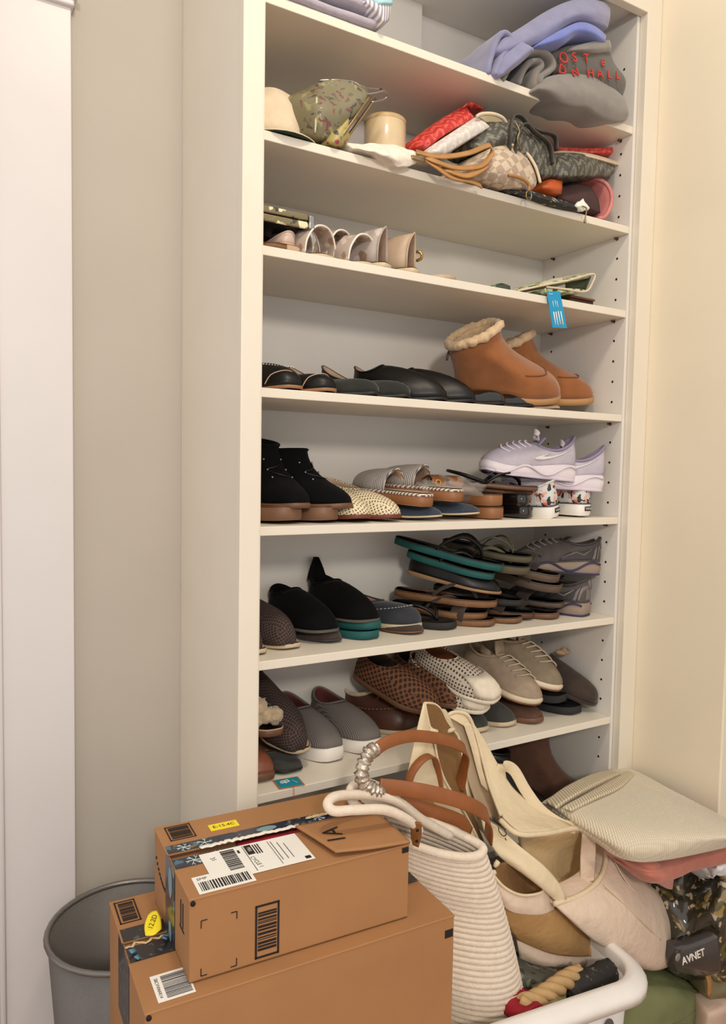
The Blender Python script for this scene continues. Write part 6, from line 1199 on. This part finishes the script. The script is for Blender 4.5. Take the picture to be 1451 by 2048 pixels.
# ================================================================ pile at the right: green bag, plastic bag, knits
GRN = M('sage_green_canvas', (120, 124, 84), .85, .1, 12, .35, 600)
o = thing('green_bag', 'sage green canvas bag on the floor right of the basket', 'bag', (.72, -.2, 0))
gG = [[(0.7133,-0.2,0.215), (0.7858,-0.2,0.2023), (0.8756,-0.2,0.1583), (0.9958,-0.19,0.09515)], [(0.6662,-0.225,0.2142), (0.7278,-0.245,0.21), (0.8212,-0.245,0.168), (0.9434,-0.22,0.09415)], [(0.6545,-0.225,0.1736), (0.7171,-0.25,0.1618), (0.8174,-0.25,0.1237), (0.9328,-0.22,0.05388)]]
gG += [[(q[0], q[1], .13) for q in gG[-1]], [(q[0] + .004, q[1] + .01, .004) for q in gG[-1]]]
obj('bag_body', rel(o, jitter(puff(gG, (.03, .13, 0), 5, .96, 1.01), .006, 18, 3)), GRN, o, sub=1)
obj('bag_seam', rel(o, tube([(0.724,-0.224,0.2263), (0.7901,-0.232,0.202), (0.8978,-0.226,0.142)], .002, 6, n=4)), M('dark_green_seam', (78, 88, 54), .85), o)
o = thing('brown_bag', 'olive brown bag edge with leather tab at the lower right corner', 'bag', (.93, -.27, 0))
bG = [[(0.8894,-0.25,0.1891), (0.9274,-0.26,0.1907), (0.9975,-0.26,0.172)], [(0.8775,-0.255,0.1625), (0.9097,-0.275,0.1692), (0.9838,-0.27,0.1449)], [(0.8937,-0.25,0.13), (0.9403,-0.26,0.1324), (1.002,-0.26,0.1211)]]
obj('bag_body', rel(o, jitter(puff(bG, (.02, .07, 0), 5), .004, 25)), M('olive_brown_canvas', (128, 116, 84), .85, .1, 20, .3), o, sub=1)
obj('leather_tab', rel(o, band([(0.8545,-0.268,0.2208), (0.856,-0.272,0.2072), (0.858,-0.272,0.1806)], .013, .004, n=4, side=(1, 0, 0))), VACH, o)
o = thing('pale_bag', 'pale rose bag corner below the olive bag at the lower right', 'bag', (.93, -.3, 0))
pG = [[(0.8601,-0.27,0.1472), (0.9156,-0.27,0.1479), (1.002,-0.26,0.1211)], [(0.8502,-0.275,0.1396), (0.8933,-0.285,0.1428), (0.9865,-0.27,0.1112)]]
pG += [[(q[0], q[1] + .004, .10) for q in pG[-1]], [(q[0], q[1] + .01, .004) for q in pG[-1]]]
obj('bag_body', rel(o, puff(pG, (.02, .05, 0), 5)), M('pale_rose_canvas', (206, 178, 158), .85, .06, 20, .3), o, sub=1)
CAMO = M_blobs('camouflage_film', (62, 56, 44), [(150, 128, 70), (96, 88, 52), (40, 38, 34), (190, 170, 140)], 22, .16, .28, coat=.7, dist=1.4)
o = thing('camouflage_plastic_bag', 'glossy camouflage plastic bag with white lettering, under the coral knit', 'bag', (0.9325,-0.2,0.1739))
obj('bag_film', rel(o, jitter(puff([[(0.8309,-0.2,0.3465), (0.902,-0.2,0.3692), (0.8846,-0.27,0.4462), (0.9036,-0.285,0.473)], [(0.8247,-0.215,0.3038), (0.8491,-0.245,0.3338), (0.8623,-0.288,0.3838), (0.9111,-0.285,0.3784)], [(0.81,-0.22,0.2588), (0.8387,-0.255,0.2804), (0.8615,-0.292,0.315), (0.917,-0.285,0.304)], [(0.8218,-0.21,0.212), (0.8578,-0.245,0.2107), (0.8786,-0.285,0.2282), (0.9234,-0.285,0.2234)], [(0.8499,-0.2,0.1802), (0.905,-0.22,0.1606), (0.9041,-0.27,0.1891), (0.9463,-0.27,0.185)]], (.0, .09, 0), 6), .009, 40, 2)), CAMO, o)
obj('grey_panel', rel(o, jitter(puff([[(0.7841,-0.246,0.2867), (0.8054,-0.272,0.3011), (0.836,-0.298,0.3245)], [(0.7797,-0.244,0.2563), (0.8067,-0.275,0.267), (0.8407,-0.302,0.287)], [(0.8016,-0.236,0.2254), (0.841,-0.262,0.2197), (0.8625,-0.292,0.238)]], (0, .03, 0), 5), .002, 40)), M('dark_grey_film', (72, 68, 66), .2, .1, 20, .4, 80, coat=.5), o)
AV = Vector((0.7728,-0.291,0.2989)) - Vector(o.location)
text('bag_lettering', 'AVNET', .0195, WHITE_R, o, tuple(AV), (R(80), R(-2), R(-4)), .0008)
obj('bag_emblem', ball(tuple(Vector((0.7674,-0.262,0.2824)) - Vector(o.location)), .008, 10, 7, (1, .2, 1)), M('grey_emblem', (150, 146, 140), .4), o)
o = thing('white_tissue', 'crumpled white tissue paper on the camouflage bag', 'tissue', (0.9723,-0.2,0.3775))
obj('tissue_sheet', rel(o, jitter(puff([[(0.8956,-0.225,0.4207), (0.87,-0.265,0.4599), (0.9116,-0.27,0.4557)], [(0.8797,-0.23,0.4062), (0.8411,-0.285,0.4508), (0.8815,-0.29,0.4485)], [(0.895,-0.225,0.3837), (0.8544,-0.275,0.4281), (0.8987,-0.28,0.4247)]], (0, .03, 0), 6), .007, 70, 4)), M('white_tissue_paper', (226, 226, 228), .6, .05), o)
o = thing('black_bag', 'black shiny bag behind the tissue, under the coral knit', 'bag', (0.9141,-0.17,0.3177))
obj('bag_film', rel(o, jitter(puff([[(0.8597,-0.16,0.3499), (0.9277,-0.17,0.3637), (0.9672,-0.18,0.3747)], [(0.8612,-0.17,0.3219), (0.8948,-0.195,0.3362), (0.9463,-0.2,0.3351)], [(0.8989,-0.16,0.2502), (0.9534,-0.17,0.239), (0.9826,-0.18,0.2356)]], (-.01, .07, 0), 6), .006, 50)), M('black_film', (44, 42, 42), .25, .1, 20, .4, 80, coat=.4), o)
# coral knit and the ribbed sweater on top
COR = M('coral_knit', (180, 110, 92), .95, .08, 50, .8, 320, sheen=.3)
o = thing('coral_knit', 'coral pink knit folded under the beige sweater', 'sweater', (.72, -.2, .47))
obj('knit_fold', rel(o, jitter(puff([[(0.7249,-0.08488,0.49), (0.8185,-0.1355,0.49), (0.922,-0.1915,0.49), (0.9461,-0.2633,0.49)], [(0.6472,-0.182,0.5), (0.6652,-0.2579,0.496), (0.8047,-0.274,0.488), (0.8921,-0.2979,0.488)], [(0.6441,-0.1972,0.494), (0.6541,-0.2782,0.488), (0.7786,-0.2823,0.476), (0.8888,-0.3007,0.476)], [(0.6571,-0.208,0.482), (0.666,-0.2827,0.47), (0.7828,-0.2801,0.46), (0.8927,-0.2989,0.46)]], (0.01, .03, -.02), 6), .003, 40)), COR, o, sub=1)
obj('knit_fold', rel(o, jitter(puff([[(0.6465,-0.262,0.4943), (0.6712,-0.275,0.5008), (0.729,-0.27,0.4763)], [(0.6565,-0.268,0.4785), (0.6735,-0.285,0.4795), (0.7347,-0.272,0.4592)], [(0.6821,-0.262,0.457), (0.6995,-0.272,0.4476), (0.7417,-0.262,0.4228)]], (0, .05, 0), 6), .003, 50)), COR, o, sub=1)
def M_rib(key, c1, c2, rows):
    m, nt, b = _nodes(key); v = coords(nt, 1, (0, 0, R(28)))
    s = nt.nodes.new('ShaderNodeSeparateXYZ'); nt.links.new(v, s.inputs[0])
    nz = math_n(nt, 'MULTIPLY', tex_noise(nt, v, 14), .010)
    w1 = math_n(nt, 'SINE', math_n(nt, 'MULTIPLY', math_n(nt, 'ADD', s.outputs[0], nz), rows)); w2 = math_n(nt, 'SINE', math_n(nt, 'MULTIPLY', math_n(nt, 'ADD', s.outputs[1], nz), rows * 1.0))
    f = ramp(nt, math_n(nt, 'ADD', w1, math_n(nt, 'MULTIPLY', w2, .45)), -1.2, 1.2)
    nt.links.new(mix(nt, f, lin(c1), lin(c2)), b.inputs['Base Color']); b.inputs['Roughness'].default_value = .95; b.inputs['Sheen Weight'].default_value = .3
    bump(nt, b, f, .8, .0015); return m
KNIT = M_rib('oat_ribbed_knit', (206, 192, 166), (226, 214, 190), 1500)
o = thing('ribbed_sweater', 'oatmeal ribbed sweater folded on top of the pile against the right wall', 'sweater', (.72, -.17, .5))
SW = [[(0.8305,-0.02265,0.548), (0.896,-0.03254,0.548), (0.8858,-0.1551,0.546), (0.8779,-0.2961,0.54)], [(0.692,-0.05745,0.556), (0.7383,-0.1349,0.566), (0.7847,-0.2239,0.564), (0.8388,-0.3407,0.552)], [(0.5989,-0.07917,0.556), (0.6239,-0.1849,0.566), (0.6823,-0.2742,0.562), (0.8272,-0.3578,0.55)], [(0.5967,-0.07634,0.545), (0.5929,-0.2088,0.545), (0.6411,-0.2817,0.538), (0.8331,-0.345,0.538)], [(0.617,-0.07609,0.53), (0.6143,-0.2076,0.52), (0.6415,-0.2741,0.51), (0.8328,-0.3264,0.518)]]
obj('sweater_body', rel(o, puff(SW, (0.0, .03, -.010), 7, .96, 1.0)), KNIT, o, sub=1)
RIB = M_stripe('oat_rib_trim', (226, 214, 190), (186, 171, 142), 170, 0, .45, .95, rot=(0, 0, R(30)), bmp=1.0)
obj('rib_collar', rel(o, puff([[(0.5885,-0.0784,0.56), (0.6613,-0.05855,0.566), (0.7627,-0.03332,0.562), (0.8228,-0.02477,0.556)], [(0.5772,-0.1169,0.566), (0.6337,-0.1119,0.576), (0.7472,-0.08134,0.57), (0.8317,-0.05571,0.56)]], (0, .0, -.010), 6)), RIB, o, sub=1)
obj('rib_hem', rel(o, puff([[(0.5852,-0.1261,0.568), (0.655,-0.1183,0.574), (0.7573,-0.09243,0.57), (0.8627,-0.0515,0.558)], [(0.5903,-0.1433,0.568), (0.6587,-0.1407,0.576), (0.7522,-0.1228,0.572), (0.8611,-0.06905,0.558)]], (0, .0, -.008), 6)), RIB, o, sub=1)
# the pile leans on the end of the right wall: nothing of it may reach into the wall
for nm in ('green_bag', 'brown_bag', 'pale_bag', 'camouflage_plastic_bag', 'black_bag', 'white_tissue', 'coral_knit', 'ribbed_sweater'):
    o = bpy.data.objects[nm]
    for ch in o.children:
        for v in ch.data.vertices:
            x, y = v.co.x + o.location.x, v.co.y + o.location.y
            x += ch.location.x; y += ch.location.y; dx, dy = x - .908, y + .246
            if dx > 0 and dy > 0:
                if dx < dy * .5: v.co.x -= dx * .98
                else: v.co.y -= dy * .98
